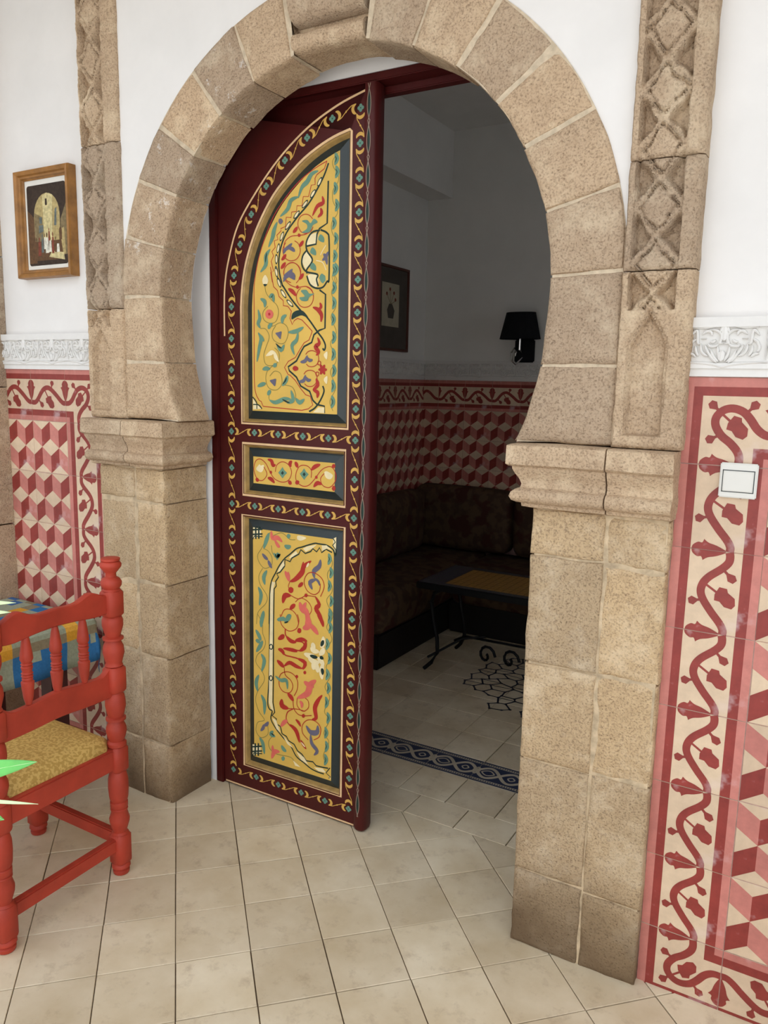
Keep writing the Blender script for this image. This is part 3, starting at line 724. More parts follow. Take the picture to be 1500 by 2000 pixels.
PAINT_3 = """sk5 545,965 538,987 513,999 491,1000 477,1000 463,1000 436,991 408,980 384,971 356,948 332,929 307,898 292,872 273,837 265,787 262,677
pk5 534,977 509,985 491,971 482,987 470,971 454,980 445,969 422,959 403,970 394,953 365,936 356,921 334,926 332,901 312,877 297,869 305,858 292,840 295,824 285,811 282,680
gw0 511,999 534,984 513,988 493,977 491,996
gw0 429,985 470,996 454,982 424,965 412,975
gw0 360,945 382,963 389,954 360,935 351,932
gw0 307,890 327,921 332,905 312,881 300,875
gw0 275,837 290,836 282,814 278,680 266,677 267,788
sk5 263,713 263,576 260,461 254,375 262,351 275,345 269,314 290,284 321,258 361,230 386,198 421,182 451,169 480,164 509,164
pk5 282,716 281,466 279,380 287,344 275,328 295,320 290,302 313,295 321,269 341,263 351,249 376,242 391,221 411,213 431,193 460,197 475,186 504,188 527,191
gw0 266,714 280,716 275,379 282,347 270,353 259,376
gw0 275,319 293,315 313,271 295,281
gw0 323,263 351,244 371,226 346,234
gw0 386,217 421,203 441,179 406,191
gw0 465,177 504,184 518,171 485,168
gw0 528,165 537,160 537,149
sk4 277,593 277,589 275,586 272,583 269,583 266,584 264,587 263,591 264,595 266,598 269,601 272,601 275,600 277,597 277,593
fw0 275,593 274,589 271,586 268,587 266,590 266,594 269,597 272,598 274,596
sk4 277,474 276,469 274,466 271,463 268,463 265,464 263,467 263,470 263,475 265,478 268,481 271,481 274,480 276,477 277,474
fw0 274,473 273,469 270,466 267,467 265,470 266,474 268,477 271,478 274,476
gw0 538,1026 551,1032 549,970 538,1006
pk4 538,1026 547,1014 536,1002 549,988 549,968
pk4 535,195 518,171 537,160 530,154
gw0 190,1026 226,1023 226,998 189,984
pk7 202,1030 202,984
pk6 188,1016 233,1023
pk7 216,1032 216,986
pk6 188,999 233,1006
pk4 188,981 196,994 233,996
gw0 181,191 219,194 219,166 181,145
pk7 194,198 193,147
pk6 179,180 227,195
pk7 209,202 208,151
pk6 179,161 227,176
pk4 179,141 187,157 227,165
so2.4 268,1016 248,986 228,952 210,925 218,898 243,881 273,897 275,926 258,947 238,953
so2.4 233,880 215,849 222,817 252,781 247,752 211,713 203,666
so2.4 273,969 278,942 293,932
so2.4 283,1006 312,1019 331,1016 355,1001 379,1002
ft0 358,1013 356,1007 351,1003 345,1004 342,1009 342,1015 346,1019 352,1020 357,1017
so2.4 209,704 230,674 232,637 245,606 234,575 206,548 200,517 229,489 239,457 207,407 197,370 212,330 238,302 207,285 198,248 222,228 254,249 254,284
so2.4 285,257 259,224 264,195 295,182 361,187 381,166
ft0 334,175 332,169 327,164 321,164 318,168 318,174 323,180 328,182 333,179
lt17 263,1013 251,986 238,953
lt17 331,976 346,972 360,978
lt17 283,943 295,932 307,942 297,919
lt17 253,875 238,848 243,820
lt17 212,808 225,781 217,739
lt17 237,722 232,700 219,669
lt17 238,709 227,682 224,657
lt17 199,644 214,625 224,606
lt17 198,603 211,602 219,597
lt17 232,608 219,584 201,559
lt17 224,556 239,533 226,488
lt17 213,473 200,440 207,407
lt17 223,398 239,371 238,323
lt17 280,269 269,253 290,250
lt17 214,226 230,208 238,166
lt17 318,223 328,210 341,205
lk6 290,940 295,932 302,927
lk6 272,258 277,255 285,251
lb14 231,934 245,922 258,915
lb14 258,913 265,900 275,886
lb14 220,254 233,270 235,284
lb14 235,279 249,287 258,300
li18 273,1021 278,997 302,1000 322,987
li14 288,991 302,973 312,968
li18 310,195 285,188 272,158
li14 277,212 279,191 295,184
fw0 386,1010 393,1019 426,1015 407,1003 391,1003
gw0 371,179 406,161 381,160
so2.4 520,966 534,949 534,930 517,904 519,881 535,861 535,838 515,811 520,789 541,761 530,728
so2.4 526,735 515,709 531,688 536,666 515,630 532,601 514,565 533,537 510,492 531,456 509,401 530,374 507,319 529,291 506,235 520,205
lt16 520,972 526,953 518,932
lk3 519,962 524,953 519,941
lt16 527,925 534,907 526,886
lk3 526,915 531,906 527,894
lt16 521,879 527,860 520,838
lk3 520,869 525,859 520,847
lt16 530,826 536,807 528,786
lk3 529,816 534,807 529,794
lt16 524,779 531,760 523,738
lk3 524,769 529,759 524,747
lt16 523,766 529,747 521,725
lk3 522,756 527,747 522,734
lt16 527,732 533,712 525,690
lk3 526,721 531,712 526,699
lt16 515,670 521,651 513,628
lk3 514,660 519,650 514,637
lt16 524,620 531,601 523,578
lk3 524,610 529,600 524,587
lt16 516,560 523,541 514,518
lk3 515,550 520,540 515,527
lt16 521,511 528,492 520,469
lk3 520,500 525,491 520,478
lt16 513,457 520,437 512,414
lk3 512,446 518,436 513,423
lt16 521,401 528,382 520,358
lk3 520,390 526,381 521,367
lt16 512,344 519,324 511,300
lk3 512,333 517,323 512,309
lt16 515,292 522,273 514,249
lk3 514,281 519,272 514,258
lt16 512,242 519,222 511,198
lk3 511,231 517,221 512,207
lr20 448,936 417,913 408,889 380,861 356,849
lr10 415,929 410,908 408,893
lw8 427,911 434,920 438,928
li16 334,884 344,868 353,849
li10 348,884 351,869 353,853
sr2.6 356,849 349,829 361,818
fr0 372,821 369,813 362,808 354,809 349,815 350,823 356,829 364,830 371,826
lr14 392,835 404,845 413,854
lb18 487,946 482,922 459,900 462,877
lb16 469,874 443,859 453,835
lb10 462,877 478,868 485,853
sr3 487,861 483,834 460,818 430,829 418,859 432,888 459,896 492,881 503,852 488,815
lr20 324,765 334,794 361,799
sr3 361,799 394,792 427,809 465,811
fr0 433,811 432,806 427,803 423,804 420,807 420,812 424,816 429,817 432,815
lr18 465,813 483,787 470,769 488,745 500,719
sr2.6 380,778 404,797 437,787 451,762 437,736
li26 399,781 409,759 428,750 442,713
li16 427,785 418,764 430,750
lr16 356,748 368,760 380,770
sr3 317,715 332,742 361,747 385,731 395,700
lt16 302,696 327,708 337,698
lt16 337,702 351,721 363,725
sr3 313,722 318,686 350,667 384,681 396,712 389,735
lt14 298,699 321,707 340,702
lt14 335,701 350,712 360,726
lk6 331,693 340,697 350,702
li28 427,741 437,719 433,698 413,687
li20 437,711 461,695 480,677
lr16 475,750 494,729 501,709
fr0 407,678 405,672 399,667 393,668 389,672 390,679 394,685 401,686 406,683
lr18 303,627 321,639 331,649
sr5 336,673 338,648 365,633 390,636 414,636 419,619 399,603 365,604
lr16 340,645 360,632 385,631
lr14 380,638 409,647 433,644
lr16 428,645 421,619 399,601
lr16 303,590 321,587 331,573
sr5 321,587 336,574 360,573 390,572 414,565 419,550 409,539 385,538 370,548
lr14 326,597 360,599 390,597
lr16 390,572 424,563 414,536
lr18 298,547 316,536 331,527
lr16 331,531 355,549 385,542 409,539
fr0 429,528 428,523 424,520 420,520 417,524 417,528 421,532 425,533 428,531
fr0 394,505 392,500 388,497 384,498 382,501 382,505 385,509 390,510 393,508
sr3 331,527 336,499 361,483 370,461 356,436 326,434 308,455 313,494 341,512 370,510 390,490 390,457 376,428
lt15 290,485 316,474 341,479 346,447
lr18 346,430 361,421 373,407
li26 472,508 448,486 434,450 390,423
li20 419,492 439,484 463,481
sr2.8 390,423 390,394 415,379 439,397 439,422 425,431
li14 400,413 410,407 410,390
lr22 321,403 321,378 351,374
sr3 351,374 390,381 425,381
sr3 371,406 376,378 395,362 420,363 454,372
fr0 425,364 423,358 419,355 414,355 411,358 411,364 415,368 420,370 424,367
lr18 499,459 482,436 468,404 473,368 456,358
sr4 371,377 346,358 341,327 361,307
lr18 356,314 386,296 401,255
li16 315,295 331,316 346,328
lr12 406,267 416,253 431,238
lw6 408,259 418,251 426,245
sr3 440,276 415,295 413,324 435,350 469,355 493,336 488,301 464,282
lr12 383,340 396,332 406,318
lb20 430,328 450,308 478,315 481,341
lb16 450,300 455,267 479,244 465,224
lw20 419,596 443,593 467,598
lw20 462,607 459,631 457,644
lw20 447,624 462,615 485,616
lw20 457,574 462,554 467,547
lw20 467,580 476,557 479,538
lw20 438,582 462,575 486,576
lw20 490,633 501,651 502,675
lw20 502,579 495,545 498,517
lw20 485,604 499,619 504,635
lw20 476,594 495,582 504,567
lk14 445,594 462,593 478,594
lk14 492,637 498,650 503,661
lk14 488,592 495,596 503,593
lk14 495,557 499,550 500,534"""
# ------------------------------------------------------------------ wall tiles
TS = .2013
def tile_base(mb):
    g = .0009; r = [[(g, .011, g), (TS-g, .011, g), (TS-g, .011, TS-g), (g, .011, TS-g)], [(g, .001, g), (TS-g, .001, g), (TS-g, .001, TS-g), (g, .001, TS-g)], [(g+.001, 0, g+.001), (TS-g-.001, 0, g+.001), (TS-g-.001, 0, TS-g-.001), (g+.001, 0, TS-g-.001)]]
    mb.loft(r, 0)
TM = ['t_cream', 't_pink', 't_dark']
def bud(d, f, half):     # big flower bud astride a joint; half = which side is inside this tile
    pts = [(.22, 0), (.235, .045), (.29, .085), (.335, .080), (.355, .125), (.41, .085), (.50, .060), (.60, .012), (.60, 0)]
    y0 = 1 if half < 0 else 0
    d.fill([f(x, y0+half*y) for x, y in smooth_pts(pts[:5], 3)+smooth_pts(pts[4:], 3)[1:]], 2)
def stub(d, f, a, b, w=.055):
    (ax, ay), (bx, by) = a, b; dx, dy = bx-ax, by-ay; L = math.hypot(dx, dy); nx, ny = -dy/L, dx/L
    d.fill([f(ax+nx*.016, ay+ny*.016), f(lerp(ax, bx, .4)+nx*.016, lerp(ay, by, .4)+ny*.016), f(lerp(ax, bx, .72)+nx*w, lerp(ay, by, .72)+ny*w), f(bx+nx*.03, by+ny*.03), f(bx-nx*.03, by-ny*.03), f(lerp(ax, bx, .72)-nx*w, lerp(ay, by, .72)-ny*w), f(lerp(ax, bx, .4)-nx*.016, lerp(ay, by, .4)-ny*.016), f(ax-nx*.016, ay-ny*.016)], 2)
def bud_leaf(d, f, a, c, ang, k=1):    # stem from a to a lobed leaf at c
    d.line([f(*a), f(*c)], .0055, 2, 1); ca, sa = math.cos(ang), math.sin(ang)
    P = [(-.13, .05), (-.06, .10), (-.02, .075), (.08, .085), (.145, .03), (.15, -.03), (.08, -.075), (0, -.07), (-.05, -.105), (-.10, -.05)]
    d.fill([f(c[0]+(x*ca-y*sa)*k, c[1]+(x*sa+y*ca)*k) for x, y in P], 2)
def vine_side(d, f, R):
    R(0, .104, 0, 1, 1); R(.104, .208, 0, 1, 2); R(.79, .905, 0, 1, 2); R(.905, 1, 0, 1, 1)
    d.line([f(*p) for p in [(.645, -.0), (.645, .06), (.60, .14), (.50, .26), (.40, .40), (.365, .50), (.385, .60), (.45, .69), (.58, .80), (.645, .88), (.655, .95), (.645, 1.0)]], .0185, 2, 4)
    bud(d, f, 1); bud(d, f, -1); stub(d, f, (.585, .80), (.73, .655)); stub(d, f, (.40, .40), (.235, .36)); bud_leaf(d, f, (.40, .60), (.63, .45), -.75)
def vine_corner(d, f, R):
    R(0, .104, 0, 1, 1); R(.104, .208, 0, .896, 2); R(.104, 1, .896, 1, 1); R(.208, 1, .792, .896, 2); R(.79, 1, .095, .21, 2); R(.79, .905, 0, .095, 2); R(.905, 1, 0, .095, 1)
    d.line([f(*p) for p in [(.645, 0), (.65, .09), (.62, .17), (.54, .26), (.44, .34), (.37, .45), (.37, .55), (.44, .63), (.54, .655), (.65, .62), (.73, .54), (.81, .43), (.90, .365), (1.0, .355)]], .0185, 2, 4)
    stub(d, f, (.42, .60), (.29, .72)); stub(d, f, (.68, .60), (.80, .73)); stub(d, f, (.43, .35), (.28, .27)); bud_leaf(d, f, (.44, .58), (.60, .44), -.9)
    bud(d, f, 1); g = lambda x, y: f(1-y, 1-x); bud(d, g, 1)
def make_tile(kind, f):
    """f maps pattern coordinates (0..1, 0..1) of a left border tile onto this tile"""
    mb = MB(); tile_base(mb); d = Decal(lambda x, z, o: (.001+x*(TS-.002), -o, .001+z*(TS-.002)), .00006, .0003); d2 = d
    def R(x0, x1, y0, y1, m): d.fill([f(x0, y0), f(x1, y0), f(x1, y1), f(x0, y1)], m, off=.0002)
    sc = Decal(lambda x, z, o: d.t(x, z, o)); 
    class DS:    # widths are given in metres
        fill = staticmethod(d.fill)
        @staticmethod
        def line(p, w, m, sub=4): d.strip(smooth_pts(p, sub) if sub > 1 else p, w/TS, m)
    if kind == 'side': vine_side(DS, f, R)
    elif kind == 'corner': vine_corner(DS, f, R)
    else:
        def poly(p, m):
            for a, b, c in ((-1, 0, 0), (1, 0, 1), (0, -1, 0), (0, 1, 1)): p = clip(p, a, b, c) if p else p
            if len(p) > 2: d.fill(p, m, off=.0002)
        for r in range(-1, 5):
            for c in range(-1, 4):
                x, y = .25+.5*c+(.25 if r % 2 else 0)-.0, .5*r
                poly([(x-.25, y), (x, y-.1667), (x, y-.5), (x-.25, y-.3333)], 1); poly([(x, y-.1667), (x+.25, y), (x+.25, y-.3333), (x, y-.5)], 2)
    o = len(mb.f); mb.add(d.mb.v, d.mb.f); mb.m = mb.m[:o]+d.mb.m
    return mb.data('wall_tile', TM)
ID = lambda x, y: (x, y)
TILE = {'L': make_tile('side', ID), 'R': make_tile('side', lambda x, y: (1-x, y)), 'T': make_tile('side', lambda x, y: (1-y, 1-x)), 'B': make_tile('side', lambda x, y: (y, x)),
        'TL': make_tile('corner', ID), 'TR': make_tile('corner', lambda x, y: (1-x, y)), 'BL': make_tile('corner', lambda x, y: (x, 1-y)), 'BR': make_tile('corner', lambda x, y: (1-x, 1-y)), 'C': make_tile('cube', ID)}
ZT = 1.5765; rt = random.Random(5)
def set_tile(kind, wall, x, y, z, rz=0):
    o = link('wall_tile', TILE[kind], wall, (x+(rt.random()-.5)*.0008, y, z+(rt.random()-.5)*.0008), ((rt.random()-.5)*.006, 0, rz+(rt.random()-.5)*.006)); return o
m = MB(); m.box(-.345, 1.072, 1.9575, 1.9665, 0, 1.590); struct_g = m.build('tile_grout', 'grout', wall_front)
m = MB(); m.box(-2.93, -2.340, 1.9575, 1.9665, 0, 1.590); m.build('tile_grout', 'grout', wall_front)
for r in range(8):
    z = ZT-TS*(r+1)
    for c in range(7):
        kind = 'TL' if (r, c) == (0, 0) else 'BL' if (r, c) == (7, 0) else 'TR' if (r, c) == (0, 6) else 'BR' if (r, c) == (7, 6) else 'R' if c == 6 and 0 < r < 7 else 'T' if r == 0 else 'B' if r == 7 else 'L' if c == 0 else 'C'
        set_tile(kind, wall_front, -.340+TS*c, 1.955, z)
    for c in range(3):
        kind = 'TR' if (r, c) == (0, 0) else 'BR' if (r, c) == (7, 0) else 'T' if r == 0 else 'B' if r == 7 else 'R' if c == 0 else 'C'
        set_tile(kind, wall_front, -2.549-TS*c, 1.955, z)
m = MB(); m.box(-2.62, 1.39, 4.961, 4.9705, .0, 1.590); m.build('tile_grout', 'grout', wall_back)
m = MB(); m.box(-2.6205, -2.611, 2.35, 4.961, .0, 1.590); m.build('tile_grout', 'grout', wall_left)
for r in range(5):
    z = ZT-TS*(r+1)
    for c in range(6): set_tile('T' if r == 0 else 'C', wall_back, -2.490+TS*c, 4.958, z)
    for c in range(5): set_tile('T' if r == 0 else 'C', wall_left, -2.608, 4.957-TS*(c+1), z, PI/2)
# narrow cut tile in the corner of the back wall
cm = MB(); cm.box(0, .128, 0, .01, .001, TS-.001, 0)
dd = Decal(lambda x, z, o: (x*TS-.0733, -o, z*TS))
for r in range(-1, 5):
    for c in range(-1, 4):
        x, y = .25+.5*c+(.25 if r % 2 else 0), .5*r
        for p, mm in (([(x-.25, y), (x, y-.1667), (x, y-.5), (x-.25, y-.3333)], 1), ([(x, y-.1667), (x+.25, y), (x+.25, y-.3333), (x, y-.5)], 2)):
            for a_, b_, c_ in ((-1, 0, -.364), (1, 0, 1), (0, -1, 0), (0, 1, 1)): p = clip(p, a_, b_, c_) if p else p
            if len(p) > 2: dd.fill(p, mm, off=.0003)
o_ = len(cm.f); cm.add(dd.mb.v, dd.mb.f); cm.m = cm.m[:o_]+dd.mb.m; cut = cm.data('wall_tile', TM)
for r in range(1, 5): link('wall_tile', cut, wall_back, (-2.619, 4.958, ZT-TS*(r+1)))
tb = MB(); tb.box(0, .128, 0, .01, .001, TS-.001, 0); dd = Decal(lambda x, z, o: (x, -o, z))
for a, b, mm in ((.9, 1, 1), (.79, .896, 2), (.095, .21, 2), (0, .095, 1)): dd.fill([(0, a*TS), (.128, a*TS), (.128, b*TS), (0, b*TS)], mm)
dd.line([(0, .10), (.03, .125), (.06, .115), (.1, .08), (.128, .07)], .0185, 2)
o_ = len(tb.f); tb.add(dd.mb.v, dd.mb.f); tb.m = tb.m[:o_]+dd.mb.m; link('wall_tile', tb.data('wall_tile', TM), wall_back, (-2.619, 4.958, ZT-TS))
# ------------------------------------------------------------------ carved stucco bands
def relief(mb, pts, w, h, m=0, sub=5, y0=0):
    p = smooth_pts(pts, sub) if sub > 1 else pts; n = len(p); rings = []
    for i in range(n):
        a, b = p[max(i-1, 0)], p[min(i+1, n-1)]; dx, dz = b[0]-a[0], b[1]-a[1]; l = math.hypot(dx, dz) or 1; k = min(1, .35+3*min(i, n-1-i)/n); nx, nz = -dz/l*w/2*k, dx/l*w/2*k
        rings.append([(p[i][0]+nx, y0+.001, p[i][1]+nz), (p[i][0]+nx*.6, y0-h*.8, p[i][1]+nz*.6), (p[i][0], y0-h, p[i][1]), (p[i][0]-nx*.6, y0-h*.8, p[i][1]-nz*.6), (p[i][0]-nx, y0+.001, p[i][1]-nz)])
    mb.loft(rings, m)
UW, UH = .168, .114
def stucco_unit():
    mb = MB(); mb.box(0, UW, .0, .018, 0, UH); mb.box(0, UW, -.010, .0, UH-.022, UH); mb.box(0, UW, -.006, 0, 0, .012)
    X = lambda px: UW/2+(px-750)/1500*UW*1.04; Z = lambda py: (1160-py)/960*UH*.94+.004
    C = [[(150, 380), (430, 375), (600, 340), (760, 310)], [(760, 310), (800, 390), (830, 470)], [(470, 425), (600, 440), (690, 520), (690, 640), (670, 690), (760, 690)], [(130, 545), (200, 460), (250, 460), (270, 680), (330, 700)], [(340, 520), (420, 455), (500, 470), (520, 540)], [(330, 600), (430, 600)], [(130, 760), (160, 670), (240, 610)], [(330, 700), (340, 820), (400, 910), (480, 950)], [(235, 740), (250, 850), (300, 950)], [(110, 900), (190, 910), (250, 965)], [(130, 700), (120, 800), (150, 860)], [(460, 700), (500, 750), (600, 750), (660, 700)], [(520, 820), (560, 920), (620, 1010), (680, 1060)], [(640, 760), (660, 900), (720, 1050)], [(600, 620), (560, 660), (500, 670)], [(400, 720), (450, 830), (560, 1000), (650, 1080)]]
    for c in C:
        p = [(X(a), Z(b)) for a, b in c]; relief(mb, p, .0085, .009); relief(mb, [(UW-x, z) for x, z in p], .0085, .009)
    relief(mb, [(X(750), Z(330)), (X(750), Z(500)), (X(750), Z(640))], .020, .010); relief(mb, [(X(730), Z(840)), (X(725), Z(940)), (X(720), Z(1050))], .020, .011)
    relief(mb, [(0, .014), (UW*.35, .010), (UW*.5, .004), (UW*.65, .010), (UW, .014)], .010, .009); relief(mb, [(.004, .02), (.004, .085)], .007, .007)
    return mb.data('stucco_panel', ['stucco'])
su = stucco_unit()
def stucco(name, label, x0, n, y, zb, rz=0):
    root = link(name, None, None, (x0, y, zb), (0, 0, rz)); tag(root, label, None, None, 'structure')
    for k in range(n): link('stucco_panel', su, root, (k*UW, 0, 0))
    q = MB(); q.box(0, n*UW, -.001, .010, -.018, .0); q.build('stucco_fillet', 'stucco', root)
stucco('trim_1', 'carved white stucco band above the tiles right of the arch', -.346, 9, 1.950, 1.596)
stucco('trim_2', 'carved white stucco band above the tiles left of the arch', -2.348-UW*4, 4, 1.950, 1.590)
stucco('trim_3', 'carved white stucco band on the back wall of the room', -2.60, 9, 4.955, 1.596)
stucco('trim_5', 'carved white stucco band on the left wall of the room', -2.605, 8, 4.955-8*UW, 1.596, PI/2)
# ------------------------------------------------------------------ door frame and painted leaf
DY = 2.150
fr = thing('door_frame', 'plain oxblood red wooden frame set in the wall behind the arch', 'door frame', (AX, 2.145, 0))
def part(name, x0, x1, y0, y1, z0, z1, mat, parent, bev=.003):
    q = MB(); q.box(x0, x1, y0, y1, z0, z1); return to_root(q.build(name, mat, parent, bevel=bev), parent)
part('jamb', JL+.001, -1.957, 2.141, 2.23, 0, JT, 'door_red', fr); part('jamb', -.735, JR-.001, 2.141, 2.23, 0, JT, 'door_red', fr); part('lintel', -1.957, -.735, 2.141, 2.23, 2.437, JT-.001, 'door_red', fr)
part('door_stop', -1.957, -.735, 2.196, 2.23, 2.415, 2.437, 'door_red', fr)
dr = link('door_1', None, None, (-1.957, DY, 0)); tag(dr, 'tall oxblood door leaf painted with yellow arabesque panels', 'door', None, 'structure')
dr['category'] = 'door'
DX0, DX1, DZ0, DZ1 = -1.955, -1.352, .006, 2.434
P1 = [(-1.860, 1.392), (-1.402, 1.392), (-1.400, 2.322)]
ARC1 = [(-1.400, 2.322), (-1.455, 2.312), (-1.516, 2.292), (-1.590, 2.256), (-1.657, 2.208), (-1.715, 2.156), (-1.764, 2.092), (-1.805, 2.022), (-1.836, 1.945), (-1.853, 1.870), (-1.860, 1.797)]
P1_ = [(-1.860, 1.392), (-1.402, 1.392), (-1.402, 1.85)]+smooth_pts(ARC1, 3)
P2_ = [(-1.858, 1.136), (-1.408, 1.134), (-1.408, 1.332), (-1.858, 1.332)]
P3_ = [(-1.862, .094), (-1.410, .096), (-1.408, 1.074), (-1.862, 1.073)]
def inset(poly, d):
    n = len(poly); out = []
    for i in range(n):
        a, b, c = Vector(poly[i-1]), Vector(poly[i]), Vector(poly[(i+1) % n]); e, f = (b-a).normalized(), (c-b).normalized()
        n1, n2 = Vector((-e.y, e.x)), Vector((-f.y, f.x)); k = (n1+n2)/max(.35, 1+n1.dot(n2)); out.append(tuple(b+k*d))
    return out
panel1, panel2, panel3 = inset(P1_, .0105), inset(P2_, .0105), inset(P3_, .0105)
def inset1(d):     # the arched opening comes to a sharp corner: keep offset points inside the right-hand side
    q = inset(P1_, d); xr = -1.4015-d; ok = [p for i, p in enumerate(q) if i > 2 and p[0] < xr-.001]; a, b = ok[0], ok[1]
    zt = a[1]+(a[1]-b[1])/(a[0]-b[0])*(xr-a[0]); first = q.index(a)
    return [(xr, zt) if 2 < i < first else ((xr, p[1]) if i in (1, 2) else p) for i, p in enumerate(q)]
panel1 = inset1(.0105)
# face of stiles and rails with the three openings cut out (bmesh triangle fill), plus edges and back
bm = bmesh.new(); loops = [[(DX0, DZ0), (DX1, DZ0), (DX1, DZ1), (DX0, DZ1)], panel1, panel2, panel3]; ed = []
for lp in loops:
    vs = [bm.verts.new((x, DY, z)) for x, z in lp]; ed += [bm.edges.new((vs[i], vs[(i+1) % len(vs)])) for i in range(len(vs))]
bmesh.ops.triangle_fill(bm, use_beauty=True, use_dissolve=False, edges=ed)
me = bpy.data.meshes.new('stiles_and_rails'); 
q = MB(); bm.verts.index_update(); q.add([v.co[:] for v in bm.verts], [[v.index for v in f.verts] for f in bm.faces]); bm.free()
q.add([(x, y, z) for y in (DY, DY+.045) for x, z in loops[0]], [(0, 4, 5, 1), (1, 5, 6, 2), (2, 6, 7, 3), (3, 7, 4, 0), (4, 7, 6, 5)])
to_root(q.build('stile_frame', 'door_red', dr), dr)
PAINT = {1: PAINT_1, 2: PAINT_2, 3: PAINT_3}
PK = list(PC)
for k, poly in ((1, panel1), (2, panel2), (3, panel3)):
    a, b, c, e = [(inset1(.0105+t) if k == 1 else inset(poly, t)) if t else poly for t in (0, .004, .0105, .040)]
    def ring(name, p, y0, r, y1, mat, parent):
        q = MB(); q.loft([[(x, y0, z) for x, z in p], [(x, y1, z) for x, z in r]], caps=False); return to_root(q.build(name, mat, parent, recalc=False), parent)
    f_ = Decal(lambda x, z, o: (x, DY+.0045-o, z)); f_.mb.add([(x, DY+.0045, z) for x, z in e], [tuple(range(len(e)))]); f_.mb.m = [0]
    pn = to_root(f_.mb.build('door_panel', 'door_yellow', dr, recalc=False), dr)
    q = MB(); q.loft([[(x, DY-.0005, z) for x, z in a], [(x, DY+.004, z) for x, z in b], [(x, DY+.018, z) for x, z in c]], caps=False); g_ = q.build('gilt_moulding', 'gold', pn, recalc=False)
    q = MB(); q.loft([[(x, DY+.018, z) for x, z in c], [(x, DY+.0045, z) for x, z in e]], caps=False); n_ = q.build('navy_bevel', 'door_navy', pn, recalc=False)
    d = Decal(lambda x, z, o: (x, DY+.0045-o, z), .00008, .0003)
    for ln in PAINT[k].split('\n'):
        t = ln.split(); kd, col, w = t[0][0], PK.index(t[0][1]), float(t[0][2:])/1000
        pts = [(int(u)/1000-2, int(v)/1000) for u, v in (s_.split(',') for s_ in t[1:])]
        if kd == 's': d.line(pts, w, col, 5)
        elif kd == 'p': d.line(pts, w, col, 1)
        elif kd == 'l': d.leaf(pts, w, col)
        elif kd == 'f': d.fill(pts, col, 4)
        else: d.fill(pts, col)
    o = d.mb.build('arabesque_paint', ['p_'+x for x in PK], pn, recalc=False); o['kind'] = 'stuff'
# painted vine, flowers and cream lines on the stiles and rails
d = Decal(lambda x, z, o: (x, DY-o, z), .00008, .0003)
for poly in (panel1, panel2, panel3): d.strip(inset(poly, -.0055), .008, 0, True)
d.line([(-1.344-.012, 2.420), (-1.459, 2.392), (-1.575, 2.341), (-1.688, 2.263), (-1.785, 2.169), (-1.865, 2.069), (-1.908, 1.960), (-1.926, 1.88), (-1.931, 1.80), (-1.931, 1.70)], .0065, 0, 5)
d.strip([(-1.95, .011), (-1.36, .011)], .006, 0)
def along(path):
    p = smooth_pts(path, 12) if len(path) > 2 else [tuple(lerp(path[0][j], path[1][j], i/40) for j in (0, 1)) for i in range(41)]
    acc = [0]
    for a, b in zip(p, p[1:]): acc.append(acc[-1]+math.dist(a, b))
    def at(s, off):
        s = max(0, min(acc[-1]-1e-6, s)); i = max(j for j in range(len(acc)-1) if acc[j] <= s); t = (s-acc[i])/(acc[i+1]-acc[i]); a, b = p[i], p[i+1]; l = math.dist(a, b)
        return (lerp(a[0], b[0], t)-(b[1]-a[1])/l*off, lerp(a[1], b[1], t)+(b[0]-a[0])/l*off)
    return at, acc[-1]
def flower(c, k=1):
    for a in range(4):
        A = a*PI/2; q = [(c[0]+k*.0064*math.cos(A)+k*.0056*math.cos(t), c[1]+k*.0064*math.sin(A)+k*.0056*math.sin(t)) for t in [2*PI*i/9 for i in range(9)]]; d.fill(q, 2)
    d.fill([(c[0]+k*.006*math.cos(t), c[1]+k*.006*math.sin(t)) for t in [2*PI*i/8 for i in range(8)]], 2); d.fill([(c[0]+.0022*math.cos(t), c[1]+.0022*math.sin(t)) for t in [2*PI*i/6 for i in range(6)]], 3)
def vine_band(path, n, w=.0145, skip=()):
    at, L = along(path); st = L/n
    for i in range(n+1):
        if i not in skip: flower(at(i*st, 0))
        if i == n: break
        q = lambda t, o: at((i+t)*st, o*w)
        d.leaf([q(.15, .95), q(.225, .7), q(.27, 0), q(.235, -.65), q(.15, -1.0)], .0105, 1)
        d.line([q(.16, -.95), q(.30, -.85), q(.42, -.35), q(.5, 0), q(.58, .35), q(.70, .85), q(.84, .95)], .0026, 1, 4)
        d.leaf([q(.85, -.95), q(.775, -.7), q(.73, 0), q(.765, .65), q(.85, 1.0)], .0105, 1)
        d.fill([q(.47, 0), q(.5, .28), q(.53, 0), q(.5, -.28)], 1)
vine_band([(-1.375, 2.372), (-1.376, 1.362)], 10); vine_band([(-1.376, 1.362), (-1.377, 1.105)], 2, skip=(0,)); vine_band([(-1.377, 1.105), (-1.381, .066)], 9, skip=(0,))
vine_band([(-1.910, .066), (-1.903, 1.104)], 9); vine_band([(-1.903, 1.104), (-1.902, 1.366)], 2, skip=(0,)); vine_band([(-1.902, 1.366), (-1.896, 1.799)], 4, skip=(0,))
vine_band([(-1.896, 1.799), (-1.880, 1.920), (-1.842, 2.035), (-1.785, 2.130), (-1.712, 2.213), (-1.625, 2.283), (-1.520, 2.340), (-1.440, 2.366), (-1.375, 2.372)], 8, skip=(0, 8))
for za, zb in ((1.367, 1.362), (1.104, 1.105), (.066, .066)): vine_band([(-1.903, za), (-1.377, zb)], 5, .012, skip=(0, 5))
o = to_root(d.mb.build('vine_paint', ['p_line', 'p_vine', 'p_flower', 'p_k'], dr, recalc=False), dr); o['kind'] = 'stuff'
